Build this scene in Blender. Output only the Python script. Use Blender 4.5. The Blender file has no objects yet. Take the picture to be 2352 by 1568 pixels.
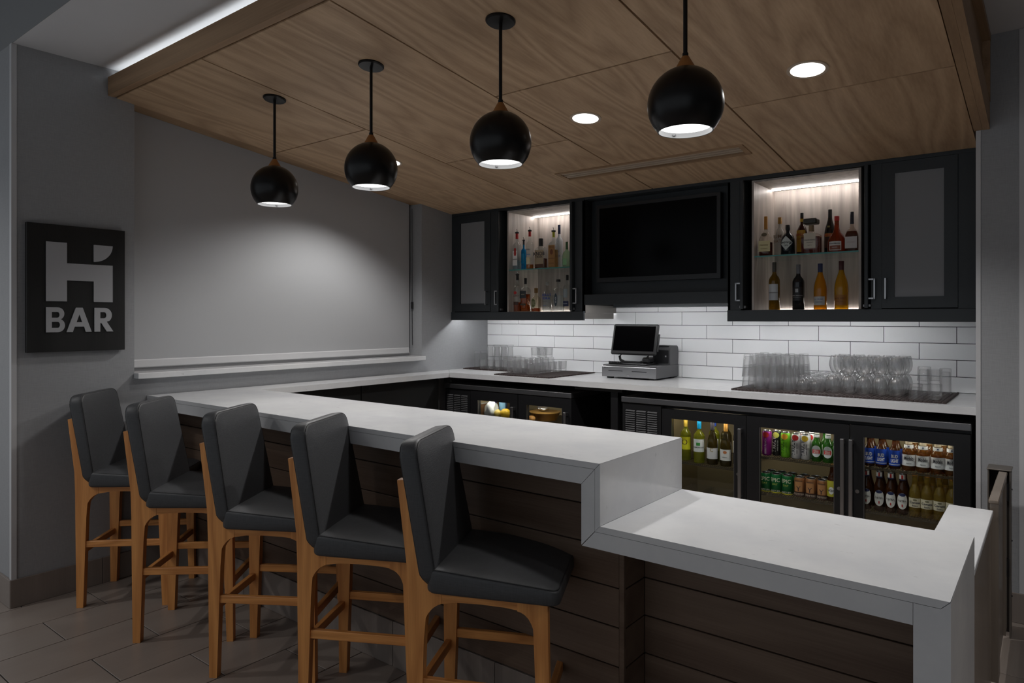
import bpy, math, random
from mathutils import Vector
random.seed(7)
sc = bpy.context.scene
COL = sc.collection
PI = math.pi

# ------------------------------------------------------------------ camera
F_PX, YAW, HOR, U0, EYE = 1580.0, math.radians(38.2), 731.0, 1176.0, 1.535
cd = bpy.data.cameras.new('camera'); cam = bpy.data.objects.new('camera', cd); COL.objects.link(cam)
cd.sensor_width = 36.0; cd.lens = F_PX / 2352 * 36.0; cd.shift_y = (HOR - 784) / 2352.0
cd.clip_start = 0.05; cd.clip_end = 100
cam.location = (0, 0, EYE); cam.rotation_euler = (PI / 2, 0, YAW); sc.camera = cam

# ------------------------------------------------------------------ world, exposure
w = bpy.data.worlds.new('world'); sc.world = w; w.use_nodes = True
bg = w.node_tree.nodes['Background']; bg.inputs[0].default_value = (0.86, 0.93, 1.0, 1); bg.inputs[1].default_value = 0.40
vs = sc.view_settings; vs.view_transform = 'Standard'; vs.look = 'None'; vs.exposure = 0.0; vs.gamma = 1.0
vs.use_curve_mapping = False
cy = sc.cycles
cy.max_bounces = 22; cy.diffuse_bounces = 5; cy.glossy_bounces = 6; cy.transmission_bounces = 20
cy.transparent_max_bounces = 64; cy.caustics_reflective = False; cy.caustics_refractive = False
cy.sample_clamp_indirect = 4.0; cy.use_denoising = True; cy.use_adaptive_sampling = True; cy.adaptive_threshold = .03
LIGHT = dict(pendant=11.0, down=92.0, cove=7.0, under=36.0, cab=44.0, fridge=28.0, lobby=46.0)

# unseen lamps in higher lobby ceiling; last one, lower, added to brighten right side
for lx, ly, lz, le in ((-4.9, -.4, 3.30, 1.7), (-3.6, -1.0, 3.30, 1.3), (-1.6, -1.3, 3.30, .3), (.9, -.9, 3.30, .12), (1.6, 2.1, 2.98, 2.1)):
    l = bpy.data.lights.new('unseen_lobby_lamp', 'SPOT'); l.energy = LIGHT['lobby'] * le; l.spot_size = math.radians(125); l.spot_blend = .6; l.shadow_soft_size = .07; l.color = (1, .985, .97)
    lo = bpy.data.objects.new('unseen_lobby_lamp', l); COL.objects.link(lo); lo.location = (lx, ly, lz)

# ------------------------------------------------------------------ photo pixel -> place
FW = Vector((-math.sin(YAW), math.cos(YAW), 0)); RT = Vector((math.cos(YAW), math.sin(YAW), 0))
def ray(u, v): return FW + RT * ((u - U0) / F_PX) + Vector((0, 0, (HOR - v) / F_PX))
def PZ(u, v, z):
    d = ray(u, v); t = (z - EYE) / d.z; return d.x * t, d.y * t
def PY(u, v, y):
    d = ray(u, v); t = y / d.y; return d.x * t, EYE + d.z * t
def PX(u, v, x):
    d = ray(u, v); t = x / d.x; return d.y * t, EYE + d.z * t
def depth(x, y): return FW.x * x + FW.y * y

# ------------------------------------------------------------------ mesh helpers
class MB:
    def __init__(s): s.v = []; s.f = []
    def add(s, vs, fs):
        o = len(s.v); s.v += [tuple(p) for p in vs]; s.f += [tuple(i + o for i in f) for f in fs]; return s
    def box(s, x0, x1, y0, y1, z0, z1, bv=0.0):
        if bv <= 0:
            return s.add([(x, y, z) for z in (z0, z1) for y in (y0, y1) for x in (x0, x1)],
                         [(0, 2, 3, 1), (4, 5, 7, 6), (0, 1, 5, 4), (2, 6, 7, 3), (0, 4, 6, 2), (1, 3, 7, 5)])
        # chamfered box
        b = min(bv, (x1 - x0) * .49, (y1 - y0) * .49, (z1 - z0) * .49)
        P = {}; vs = []
        for ix in (0, 1):
            for iy in (0, 1):
                for iz in (0, 1):
                    c = ((x0, x1)[ix], (y0, y1)[iy], (z0, z1)[iz]); sg = (1 - 2 * ix, 1 - 2 * iy, 1 - 2 * iz)
                    for ax in range(3):
                        p = [c[k] + (0 if k == ax else sg[k] * b) for k in range(3)]
                        P[(ix, iy, iz, ax)] = len(vs); vs.append(p)
        fs = []
        for ix in (0, 1): fs.append([P[(ix, a, c, 0)] for a, c in ((0, 0), (1, 0), (1, 1), (0, 1))][::(1 if ix else -1)])
        for iy in (0, 1): fs.append([P[(a, iy, c, 1)] for a, c in ((0, 0), (1, 0), (1, 1), (0, 1))][::(-1 if iy else 1)])
        for iz in (0, 1): fs.append([P[(a, c, iz, 2)] for a, c in ((0, 0), (1, 0), (1, 1), (0, 1))][::(1 if iz else -1)])
        for a in (0, 1):
            for c in (0, 1):
                fs.append([P[(a, c, 0, 0)], P[(a, c, 0, 1)], P[(a, c, 1, 1)], P[(a, c, 1, 0)]])
                fs.append([P[(a, 0, c, 0)], P[(a, 1, c, 0)], P[(a, 1, c, 2)], P[(a, 0, c, 2)]])
                fs.append([P[(0, a, c, 1)], P[(1, a, c, 1)], P[(1, a, c, 2)], P[(0, a, c, 2)]])
                for d in (0, 1): fs.append([P[(a, c, d, 0)], P[(a, c, d, 1)], P[(a, c, d, 2)]])
        return s.add(vs, fs)
    def prism(s, poly, a, b, axis='y'):
        n = len(poly)
        def m(p, t): return {'y': (p[0], t, p[1]), 'x': (t, p[0], p[1]), 'z': (p[0], p[1], t)}[axis]
        return s.add([m(p, a) for p in poly] + [m(p, b) for p in poly],
                     [tuple(range(n))[::-1], tuple(range(n, 2 * n))] + [(i, (i + 1) % n, (i + 1) % n + n, i + n) for i in range(n)])
    def lathe(s, prof, seg=20, c=(0, 0, 0), cap0=True, cap1=True):
        vs = []; fs = []; n = len(prof)
        for r, z in prof:
            for k in range(seg):
                a = 2 * PI * k / seg; vs.append((c[0] + r * math.cos(a), c[1] + r * math.sin(a), c[2] + z))
        for i in range(n - 1):
            for k in range(seg):
                k2 = (k + 1) % seg; fs.append((i * seg + k, i * seg + k2, (i + 1) * seg + k2, (i + 1) * seg + k))
        if cap0: fs.append(tuple(range(seg))[::-1])
        if cap1: fs.append(tuple(range((n - 1) * seg, n * seg)))
        return s.add(vs, fs)
    def loft(s, rings, cap0=True, cap1=True):
        n = len(rings[0]); vs = [p for r in rings for p in r]; fs = []
        for i in range(len(rings) - 1):
            for k in range(n):
                k2 = (k + 1) % n; fs.append((i * n + k, i * n + k2, (i + 1) * n + k2, (i + 1) * n + k))
        if cap0: fs.append(tuple(range(n))[::-1])
        if cap1: fs.append(tuple(range((len(rings) - 1) * n, len(rings) * n)))
        return s.add(vs, fs)
    def tube(s, pts, r, seg=8, closed=False):
        pts = [Vector(p) for p in pts]; n = len(pts); rings = []
        for i, p in enumerate(pts):
            a = pts[(i - 1) % n] if closed or i > 0 else p; b = pts[(i + 1) % n] if closed or i < n - 1 else p
            t = (b - a).normalized(); up = Vector((0, 0, 1)) if abs(t.z) < .9 else Vector((1, 0, 0))
            e = t.cross(up).normalized(); g = e.cross(t)
            rings.append([p + e * (r * math.cos(2 * PI * k / seg)) + g * (r * math.sin(2 * PI * k / seg)) for k in range(seg)])
        if closed: rings.append(rings[0]); return s.loft(rings, False, False)
        return s.loft(rings)
    def mesh(s, name, smooth=False, ang=40):
        me = bpy.data.meshes.new(name); me.from_pydata(s.v, [], s.f); me.update()
        if smooth:
            me.polygons.foreach_set('use_smooth', [True] * len(me.polygons))
            try: me.set_sharp_from_angle(angle=math.radians(ang))
            except Exception: pass
        return me

def tag(o, label=None, cat=None, group=None, kind=None):
    if label: o['label'] = label
    if cat: o['category'] = cat
    if group: o['group'] = group
    if kind: o['kind'] = kind
    return o
def obj(name, m, mat, parent=None, smooth=False, world=False, ang=40):
    """link one mesh object; with world=True m is in room coordinates although the parent stands elsewhere"""
    me = m.mesh(name, smooth, ang) if isinstance(m, MB) else m
    o = bpy.data.objects.new(name, me); COL.objects.link(o)
    if mat is not None and not me.materials: me.materials.append(MAT[mat] if isinstance(mat, str) else mat)
    if parent is not None:
        o.parent = parent
        if world:
            L = parent.location.copy(); q = parent.parent
            while q is not None: L += q.location; q = q.parent
            o.location = -L
    return o
def thing(name, label, cat, loc=(0, 0, 0), rotz=0.0, group=None):
    o = bpy.data.objects.new(name, None); COL.objects.link(o); o.empty_display_size = .05
    o.location = loc; o.rotation_euler = (0, 0, rotz); return tag(o, label, cat, group)
def struct(name, m, mat, smooth=False):
    return tag(obj(name, m, mat, None, smooth), kind='structure')
def copy_tree(o, parent=None):
    c = o.copy(); COL.objects.link(c)
    if parent is not None: c.parent = parent
    for ch in list(o.children): copy_tree(ch, c)
    return c
def B(*a, **k): return MB().box(*a, **k)

# ------------------------------------------------------------------ materials
MAT = {}
def base_mat(name):
    m = bpy.data.materials.new(name); m.use_nodes = True; MAT[name] = m
    return m, m.node_tree.nodes, m.node_tree.links, m.node_tree.nodes['Principled BSDF']
def mat(name, col, rough=.5, metal=0.0, spec=.5, emit=None, estr=0.0, coat=0.0, bump=0.0, bscale=200.0, var=0.0, vscale=5.0):
    m, N, L, p = base_mat(name)
    p.inputs['Base Color'].default_value = (*col, 1); p.inputs['Roughness'].default_value = rough
    p.inputs['Metallic'].default_value = metal; p.inputs['Specular IOR Level'].default_value = spec
    p.inputs['Coat Weight'].default_value = coat
    if emit: p.inputs['Emission Color'].default_value = (*emit, 1); p.inputs['Emission Strength'].default_value = estr
    if bump or var:
        tc = N.new('ShaderNodeTexCoord')
    if bump:
        n = N.new('ShaderNodeTexNoise'); n.inputs['Scale'].default_value = bscale; n.inputs['Detail'].default_value = 3
        b = N.new('ShaderNodeBump'); b.inputs['Strength'].default_value = bump; b.inputs['Distance'].default_value = .002
        L.new(tc.outputs['Object'], n.inputs['Vector']); L.new(n.outputs['Fac'], b.inputs['Height']); L.new(b.outputs['Normal'], p.inputs['Normal'])
    if var:
        n = N.new('ShaderNodeTexNoise'); n.inputs['Scale'].default_value = vscale; n.inputs['Detail'].default_value = 4
        r = N.new('ShaderNodeValToRGB'); r.color_ramp.elements[0].position = .3; r.color_ramp.elements[1].position = .7
        r.color_ramp.elements[0].color = (*[c * (1 - var) for c in col], 1); r.color_ramp.elements[1].color = (*[min(1, c * (1 + var)) for c in col], 1)
        L.new(tc.outputs['Object'], n.inputs['Vector']); L.new(n.outputs['Fac'], r.inputs['Fac']); L.new(r.outputs['Color'], p.inputs['Base Color'])
    return m
def wood(name, dark, light, along, rough=.45, scale=1.0, fig=1.0, contrast=1.0, spec=.4, stretch=.55):
    """veneer: grain bands with cathedral distortion, running along axis `along` (0 x, 1 y, 2 z)"""
    m, N, L, p = base_mat(name); p.inputs['Roughness'].default_value = rough; p.inputs['Specular IOR Level'].default_value = spec
    tc = N.new('ShaderNodeTexCoord'); oi = N.new('ShaderNodeObjectInfo')
    off = N.new('ShaderNodeVectorMath'); off.operation = 'SCALE'; off.inputs[0].default_value = (37.0, 23.0, 51.0)
    L.new(oi.outputs['Random'], off.inputs['Scale'])
    ad = N.new('ShaderNodeVectorMath'); ad.operation = 'ADD'; L.new(tc.outputs['Object'], ad.inputs[0]); L.new(off.outputs[0], ad.inputs[1])
    mp = N.new('ShaderNodeMapping'); sv = [scale * 5.5] * 3; sv[along] = scale * stretch; mp.inputs['Scale'].default_value = sv
    L.new(ad.outputs[0], mp.inputs['Vector'])
    n1 = N.new('ShaderNodeTexNoise'); n1.inputs['Scale'].default_value = 1.0; n1.inputs['Detail'].default_value = 1.5; n1.inputs['Distortion'].default_value = .3
    L.new(mp.outputs[0], n1.inputs['Vector'])
    mul = N.new('ShaderNodeMath'); mul.operation = 'MULTIPLY'; mul.inputs[1].default_value = 15.0 * fig; L.new(n1.outputs['Fac'], mul.inputs[0])
    fr = N.new('ShaderNodeMath'); fr.operation = 'PINGPONG'; fr.inputs[1].default_value = 1.0; L.new(mul.outputs[0], fr.inputs[0])
    mp2 = N.new('ShaderNodeMapping'); sv = [scale * 170] * 3; sv[along] = scale * 4.0; mp2.inputs['Scale'].default_value = sv
    L.new(ad.outputs[0], mp2.inputs['Vector'])
    n2 = N.new('ShaderNodeTexNoise'); n2.inputs['Scale'].default_value = 1.0; n2.inputs['Detail'].default_value = 2.0; L.new(mp2.outputs[0], n2.inputs['Vector'])
    mx = N.new('ShaderNodeMath'); mx.operation = 'MULTIPLY_ADD'; mx.inputs[1].default_value = .5; L.new(fr.outputs[0], mx.inputs[0])
    m2 = N.new('ShaderNodeMath'); m2.operation = 'MULTIPLY'; m2.inputs[1].default_value = .6; L.new(n2.outputs['Fac'], m2.inputs[0]); L.new(m2.outputs[0], mx.inputs[2])
    r = N.new('ShaderNodeValToRGB'); r.color_ramp.elements[0].position = .5 - .36 / contrast; r.color_ramp.elements[1].position = .5 + .36 / contrast
    r.color_ramp.elements[0].color = (*dark, 1); r.color_ramp.elements[1].color = (*light, 1)
    L.new(mx.outputs[0], r.inputs['Fac']); L.new(r.outputs['Color'], p.inputs['Base Color'])
    b = N.new('ShaderNodeBump'); b.inputs['Strength'].default_value = .12; b.inputs['Distance'].default_value = .001
    L.new(n2.outputs['Fac'], b.inputs['Height']); L.new(b.outputs['Normal'], p.inputs['Normal'])
    return m
def weave(name, col, rough=.6, k=700.0, amt=.12, axis_scale=(1, 1, 1), bump=.15, spec=.3):
    """woven vinyl / upholstery: fine stretched noise in two directions"""
    m, N, L, p = base_mat(name); p.inputs['Roughness'].default_value = rough; p.inputs['Specular IOR Level'].default_value = spec
    tc = N.new('ShaderNodeTexCoord'); outs = []
    for sv in ((k * .06, k * .06, k), (k, k, k * .06)):
        mp = N.new('ShaderNodeMapping'); mp.inputs['Scale'].default_value = [sv[i] * axis_scale[i] for i in range(3)]
        L.new(tc.outputs['Object'], mp.inputs['Vector'])
        n = N.new('ShaderNodeTexNoise'); n.inputs['Scale'].default_value = 1; n.inputs['Detail'].default_value = 2
        L.new(mp.outputs[0], n.inputs['Vector']); outs.append(n)
    a = N.new('ShaderNodeMath'); a.operation = 'ADD'; L.new(outs[0].outputs['Fac'], a.inputs[0]); L.new(outs[1].outputs['Fac'], a.inputs[1])
    r = N.new('ShaderNodeMapRange'); r.inputs['From Min'].default_value = .6; r.inputs['From Max'].default_value = 1.4
    L.new(a.outputs[0], r.inputs['Value'])
    c = N.new('ShaderNodeMix'); c.data_type = 'RGBA'; c.inputs['A'].default_value = (*[x * (1 - amt) for x in col], 1); c.inputs['B'].default_value = (*[x * (1 + amt) for x in col], 1)
    L.new(r.outputs[0], c.inputs['Factor']); L.new(c.outputs['Result'], p.inputs['Base Color'])
    b = N.new('ShaderNodeBump'); b.inputs['Strength'].default_value = bump; b.inputs['Distance'].default_value = .001
    L.new(r.outputs[0], b.inputs['Height']); L.new(b.outputs['Normal'], p.inputs['Normal'])
    return m
def quartz(name):
    m, N, L, p = base_mat(name); p.inputs['Roughness'].default_value = .16; p.inputs['Specular IOR Level'].default_value = .5
    tc = N.new('ShaderNodeTexCoord')
    n = N.new('ShaderNodeTexNoise'); n.inputs['Scale'].default_value = 2.2; n.inputs['Detail'].default_value = 6; n.inputs['Roughness'].default_value = .65
    L.new(tc.outputs['Object'], n.inputs['Vector'])
    r = N.new('ShaderNodeValToRGB'); r.color_ramp.elements[0].color = (.60, .605, .62, 1); r.color_ramp.elements[1].color = (.70, .70, .70, 1)
    r.color_ramp.elements[0].position = .35; r.color_ramp.elements[1].position = .65; L.new(n.outputs['Fac'], r.inputs['Fac'])
    mp = N.new('ShaderNodeMapping'); mp.inputs['Scale'].default_value = (26, 60, 40); L.new(tc.outputs['Object'], mp.inputs['Vector'])
    n2 = N.new('ShaderNodeTexNoise'); n2.inputs['Scale'].default_value = 1; n2.inputs['Detail'].default_value = 3; L.new(mp.outputs[0], n2.inputs['Vector'])
    r2 = N.new('ShaderNodeValToRGB'); r2.color_ramp.elements[0].position = .70; r2.color_ramp.elements[1].position = .76
    r2.color_ramp.elements[0].color = (0, 0, 0, 1); r2.color_ramp.elements[1].color = (.45, .45, .45, 1); L.new(n2.outputs['Fac'], r2.inputs['Fac'])
    c = N.new('ShaderNodeMix'); c.data_type = 'RGBA'; c.inputs['B'].default_value = (.36, .355, .36, 1)
    L.new(r2.outputs['Color'], c.inputs['Factor']); L.new(r.outputs['Color'], c.inputs['A']); L.new(c.outputs['Result'], p.inputs['Base Color'])
    return m
def thin_glass(name, tint=(1, 1, 1), gloss=1.0, rough=0.0, ior=1.5, body=None, bfac=0.0):
    """light passes straight through, tinted; reflection grows at grazing angles as on real glass"""
    m = bpy.data.materials.new(name); m.use_nodes = True; MAT[name] = m; N = m.node_tree.nodes; L = m.node_tree.links
    N.remove(N['Principled BSDF']); out = N['Material Output']
    t = N.new('ShaderNodeBsdfTransparent'); t.inputs[0].default_value = (*tint, 1)
    g = N.new('ShaderNodeBsdfGlossy'); g.inputs['Roughness'].default_value = rough; g.inputs[0].default_value = (gloss, gloss, gloss, 1)
    lw = N.new('ShaderNodeLayerWeight'); lw.inputs['Blend'].default_value = .5      # Schlick curve, same from both sides
    pw = N.new('ShaderNodeMath'); pw.operation = 'POWER'; pw.inputs[1].default_value = 4.0; L.new(lw.outputs['Facing'], pw.inputs[0])
    f = N.new('ShaderNodeMath'); f.operation = 'MULTIPLY_ADD'; f.inputs[1].default_value = .9; f.inputs[2].default_value = .04; L.new(pw.outputs[0], f.inputs[0])
    src = t
    if body:
        d = N.new('ShaderNodeBsdfDiffuse'); d.inputs[0].default_value = (*body, 1)
        x = N.new('ShaderNodeMixShader'); x.inputs[0].default_value = bfac; L.new(t.outputs[0], x.inputs[1]); L.new(d.outputs[0], x.inputs[2]); src = x
    mx = N.new('ShaderNodeMixShader'); L.new(f.outputs[0], mx.inputs[0]); L.new(src.outputs[0], mx.inputs[1]); L.new(g.outputs[0], mx.inputs[2])
    L.new(mx.outputs[0], out.inputs[0]); return m
def solid_glass(name, col=(1, 1, 1), clear=.5):
    m = bpy.data.materials.new(name); m.use_nodes = True; MAT[name] = m; N = m.node_tree.nodes; L = m.node_tree.links
    N.remove(N['Principled BSDF']); out = N['Material Output']
    g = N.new('ShaderNodeBsdfGlass'); g.inputs['IOR'].default_value = 1.48; g.inputs['Roughness'].default_value = .01; g.inputs[0].default_value = (*col, 1)
    t = N.new('ShaderNodeBsdfTransparent'); t.inputs[0].default_value = (*col, 1)
    mx = N.new('ShaderNodeMixShader'); mx.inputs[0].default_value = clear; L.new(g.outputs[0], mx.inputs[1]); L.new(t.outputs[0], mx.inputs[2])
    L.new(mx.outputs[0], out.inputs[0]); return m
def ware_glass(name, refr=.15):
    """thin clear glass: see-through, darker and mirror-like towards the edges, with a little refraction"""
    m = solid_glass(name, (1, 1, 1), 1 - refr); N = m.node_tree.nodes; L = m.node_tree.links
    mx = [n for n in N if n.type == 'MIX_SHADER'][0]; out = N['Material Output']; tr = [n for n in N if n.type == 'BSDF_TRANSPARENT'][0]
    lw = N.new('ShaderNodeLayerWeight'); lw.inputs['Blend'].default_value = .5
    rp_ = N.new('ShaderNodeValToRGB'); rp_.color_ramp.elements[0].color = (.985, .985, .985, 1); rp_.color_ramp.elements[1].color = (.50, .51, .51, 1)
    rp_.color_ramp.elements[0].position = .62; rp_.color_ramp.elements[1].position = 1.0
    L.new(lw.outputs['Facing'], rp_.inputs['Fac']); L.new(rp_.outputs['Color'], tr.inputs[0])
    pw = N.new('ShaderNodeMath'); pw.operation = 'POWER'; pw.inputs[1].default_value = 3.0; L.new(lw.outputs['Facing'], pw.inputs[0])
    f = N.new('ShaderNodeMath'); f.operation = 'MULTIPLY_ADD'; f.inputs[1].default_value = .6; f.inputs[2].default_value = .012; L.new(pw.outputs[0], f.inputs[0])
    g = N.new('ShaderNodeBsdfGlossy'); g.inputs['Roughness'].default_value = .03
    m2 = N.new('ShaderNodeMixShader'); L.new(f.outputs[0], m2.inputs[0]); L.new(mx.outputs[0], m2.inputs[1]); L.new(g.outputs[0], m2.inputs[2])
    g2 = N.new('ShaderNodeBsdfGlossy'); g2.inputs['Roughness'].default_value = .28; m3 = N.new('ShaderNodeMixShader'); m3.inputs[0].default_value = .05
    L.new(m2.outputs[0], m3.inputs[1]); L.new(g2.outputs[0], m3.inputs[2]); L.new(m3.outputs[0], out.inputs[0]); return m
def emis(name, col, s):
    m = bpy.data.materials.new(name); m.use_nodes = True; MAT[name] = m; N = m.node_tree.nodes; L = m.node_tree.links
    N.remove(N['Principled BSDF']); e = N.new('ShaderNodeEmission'); e.inputs[0].default_value = (*col, 1); e.inputs[1].default_value = s
    L.new(e.outputs[0], N['Material Output'].inputs[0]); return m

weave('wall_vinyl', (.30, .305, .315), rough=.7, k=420, amt=.09, bump=.2)
mat('blind_cloth', (.385, .39, .40), .85, spec=.2, bump=.05, bscale=900)
mat('blind_hem', (.55, .55, .56), .8, spec=.2)
mat('window_frame', (.16, .16, .17), .5)
mat('ceiling_paint', (.62, .63, .65), .9, spec=.1, var=.03, vscale=1.5)
mat('trim_paint', (.50, .50, .51), .45)
mat('bulkhead_shade', (.24, .245, .25), .9, spec=.1)  # darker grey puts the shade on the unlit bulkhead into its paint
wood('ceiling_wood', (.32, .20, .112), (.60, .42, .262), 1, rough=.5, scale=.6, fig=1.6, contrast=.75, stretch=.28)
wood('fascia_wood', (.25, .15, .08), (.42, .27, .155), 0, rough=.5, scale=.8, fig=.5)
wood('fascia_wood_y', (.23, .14, .075), (.40, .26, .15), 1, rough=.5, scale=.8, fig=.5)
mat('wood_backing', (.10, .055, .025), .7)
wood('stool_wood', (.44, .165, .042), (.72, .32, .095), 2, rough=.42, scale=2.2, fig=.5)
wood('stool_wood_x', (.44, .165, .042), (.72, .32, .095), 0, rough=.42, scale=2.2, fig=.9)
wood('stool_wood_y', (.41, .155, .042), (.68, .30, .09), 1, rough=.42, scale=2.2, fig=.5)
wood('plank_wood', (.085, .051, .034), (.155, .105, .075), 0, rough=.42, scale=1.2, fig=.4)
mat('bar_core', (.012, .008, .006), .7)
quartz('quartz')
mat('tile_white', (.82, .825, .835), .13, spec=.5, var=.03, vscale=1.2)
mat('grout', (.06, .06, .07), .9)
mat('cab_paint', (.029, .034, .038), .42, spec=.35)
mat('cab_black', (.008, .008, .008), .6)
mat('frosted', (.21, .215, .23), .4, spec=.3)
wood('cab_liner', (.30, .265, .24), (.50, .455, .42), 2, rough=.5, scale=1.6, fig=.6)
mat('black_metal', (.006, .006, .007), .32, spec=.45)
mat('black_paint', (.0045, .004, .004), .30, spec=.3)
mat('black_plastic', (.012, .012, .013), .45)
mat('grey_plastic', (.075, .075, .078), .5)
mat('screen', (.001, .001, .0013), .15, spec=.08)
mat('steel', (.42, .42, .43), .33, metal=1.0, bump=.03, bscale=60)
mat('steel_dull', (.24, .24, .25), .42, metal=1.0)
mat('lit_end_paint', (.20, .185, .17), .38, metal=.6)  # lighter than the cabinet paint: LED light on its end put into the colour
mat('chrome', (.7, .7, .72), .12, metal=1.0)
weave('leather', (.044, .045, .048), rough=.46, k=520, amt=.22, bump=.35, spec=.45)
mat('piping', (.014, .014, .015), .5)
mat('neck_wood', (.30, .12, .03), .5)
mat('shade_inside', (.30, .305, .315), .35)
mat('letter', (.38, .385, .40), .45)
wood('sign_black', (.006, .006, .006), (.014, .014, .014), 2, rough=.45, fig=.4)
wood('floor_tile', (.235, .192, .165), (.275, .232, .202), 1, rough=.34, scale=.9, fig=.3, spec=.4)
wood('base_tile', (.185, .152, .130), (.235, .198, .175), 2, rough=.4, scale=1.0, fig=.4)
mat('floor_grout', (.018, .013, .010), .9)
wood('gate_wood', (.17, .135, .105), (.22, .18, .145), 2, rough=.22, scale=1.0, fig=.2)
mat('post_metal', (.17, .15, .13), .4, metal=.6)
mat('fridge_black', (.010, .010, .011), .38, spec=.45)
mat('fridge_liner', (.40, .33, .20), .35, metal=.35)
mat('wire', (.10, .085, .06), .35, metal=.6)
mat('mat_rubber', (.030, .017, .015), .55)
thin_glass('pane', (.97, .98, .97), gloss=.55)
thin_glass('shelf_glass', (.88, .96, .94))
mat('shelf_edge', (.015, .19, .17), .15, spec=.6)
ware_glass('ware', .08)
mat('light_trim', (.50, .40, .30), .4)
thin_glass('bottle_clear', (.90, .92, .92), gloss=.9)
emis('lamp_white', (1.0, .985, .96), 3.0)
emis('led_white', (1.0, .97, .95), 9.0)

# ================================================================== SETTING
XW = -4.34                    # left wall face
YB = 5.125                    # face of the wall tiles
YC, YF0 = 4.62, 1.697         # cabinet fronts, canopy front
ZCEIL = 2.995
SL = .1197
def zc(y): return 2.836 - SL * (y - YF0)
def sbox(x0, x1, y0, y1, d0, d1):        # box whose top and bottom follow the sloping canopy
    return MB().add([(x, y, zc(y) + d) for d in (d0, d1) for y in (y0, y1) for x in (x0, x1)],
                    [(0, 2, 3, 1), (4, 5, 7, 6), (0, 1, 5, 4), (2, 6, 7, 3), (0, 4, 6, 2), (1, 3, 7, 5)])

# floor: 12 x 24 inch tiles in half bond
fl = struct('floor', B(-7.0, 3.2, -3.2, 6.6, -.06, -.004), 'floor_grout')
PXT, PYT = .3015, .5965
tiles = []
for i in range(-8, 26):
    x0 = -4.31 + i * PXT
    yoff = 1.563 if i % 2 == 0 else 1.2645
    for j in range(-8, 9):
        y0 = yoff + j * PYT
        if x0 < -6.9 or x0 > 3.0 or y0 < -3.1 or y0 > 6.0: continue
        cx, cyy = x0 + PXT / 2, y0 + PYT / 2; dd = depth(cx, cyy)
        tiles.append((0 if (dd > .4) else 1, math.hypot(cx + 2.2, cyy - 1.5), x0, y0))
tiles.sort()
tm = B(.0026, PXT - .0026, .0026, PYT - .0026, -.010, 0, bv=.0012).mesh('floor_tile')
tm.materials.append(MAT['floor_tile'])
rest = MB()
for k, (a, b, x0, y0) in enumerate(tiles):
    if k < 250:
        o = obj('floor_tile', tm, None, fl); o.location = (x0, y0, 0)
    else: rest.box(x0 + .0026, x0 + PXT - .0026, y0 + .0026, y0 + PYT - .0026, -.010, 0)
tag(obj('floor_tile_field', rest, 'floor_tile', fl), kind='stuff')

# left wall with the window recess
wl = MB()
RY0, RY1, RX = 1.845, 4.238, -4.51
ZR0 = 1.172
wl.box(XW - .3, XW, 1.227, RY0, 0, ZCEIL)
wl.box(XW - .3, XW, RY1, 5.4, 0, ZCEIL)
wl.box(XW - .3, XW, RY0, RY1, 0, ZR0)
wl.box(XW - .3, RX, RY0, RY1, ZR0, ZCEIL)
struct('wall_left', wl, 'wall_vinyl')
struct('wall_corridor', B(-7.0, XW - .3, 1.227, 1.5, 0, 3.32), 'wall_vinyl')
tr = MB()   # corner guard
tr.prism([(XW - .024, 1.2225), (XW + .0045, 1.2225), (XW + .0045, 1.247), (XW + .0004, 1.247), (XW + .0004, 1.2266), (XW - .024, 1.2266)], .149, ZCEIL - .002, 'z')
struct('trim_1', tr, 'trim_paint')
# ceiling: lower white field over the bar, bulkhead, higher field in front
struct('ceiling', B(XW, 3.2, 1.2286, 6.6, ZCEIL, ZCEIL + .05), 'ceiling_paint')
struct('wall_bulkhead', B(-7.0, 3.2, 1.2272, 1.2284, ZCEIL, 3.4), 'bulkhead_shade')
struct('wall_far', B(-.6, 3.2, 6.5, 6.6, 0, ZCEIL), 'wall_vinyl')
struct('wall_unseen_side', B(3.2, 3.3, -3.2, 6.6, 0, 3.32), 'wall_vinyl')  # unseen, added full length to cut ambient light from the right
struct('ceiling_high', B(-7.0, 3.2, -3.2, 1.2265, 3.32, 3.38), 'ceiling_paint')
# back wall and its tiles
bw = struct('wall_back', B(XW - .3, -.33, YB + .008, 5.4, 0, ZCEIL), 'grout')
zr = [1.0674, 1.1664, 1.2715, 1.3765, 1.4815, 1.5865, 1.6915]
g = .0018
for r in range(6):
    xs = -4.158 if r % 2 == 1 else -4.158 - .2045
    k0 = xs - .409
    for k in range(12):
        x0, x1 = max(k0 + k * .409, XW + .001), min(k0 + (k + 1) * .409, -.33)
        if x1 - x0 < .02: continue
        if r == 5 and not (x1 > -2.95 and x0 < -1.7): continue
        t = B(x0 + g, x1 - g, YB, YB + .008, zr[r] + g, zr[r + 1] - g, bv=.0012)
        obj('wall_tile', t, 'tile_white', bw)
# partition end at the right with its corner guards
XP0, XP1, YP = -.314, -.105, 4.31
struct('wall_right', B(XP0, XP1, YP, 5.4, 0, ZCEIL), 'wall_vinyl')
struct('trim_2', B(XP0 - .003, XP0 + .018, YP - .004, YP + .03, .0, 2.51), 'trim_paint')
struct('trim_3', B(XP1 - .030, XP1 + .003, YP - .004, YP + .03, .15, ZCEIL - .002), 'trim_paint')
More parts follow.
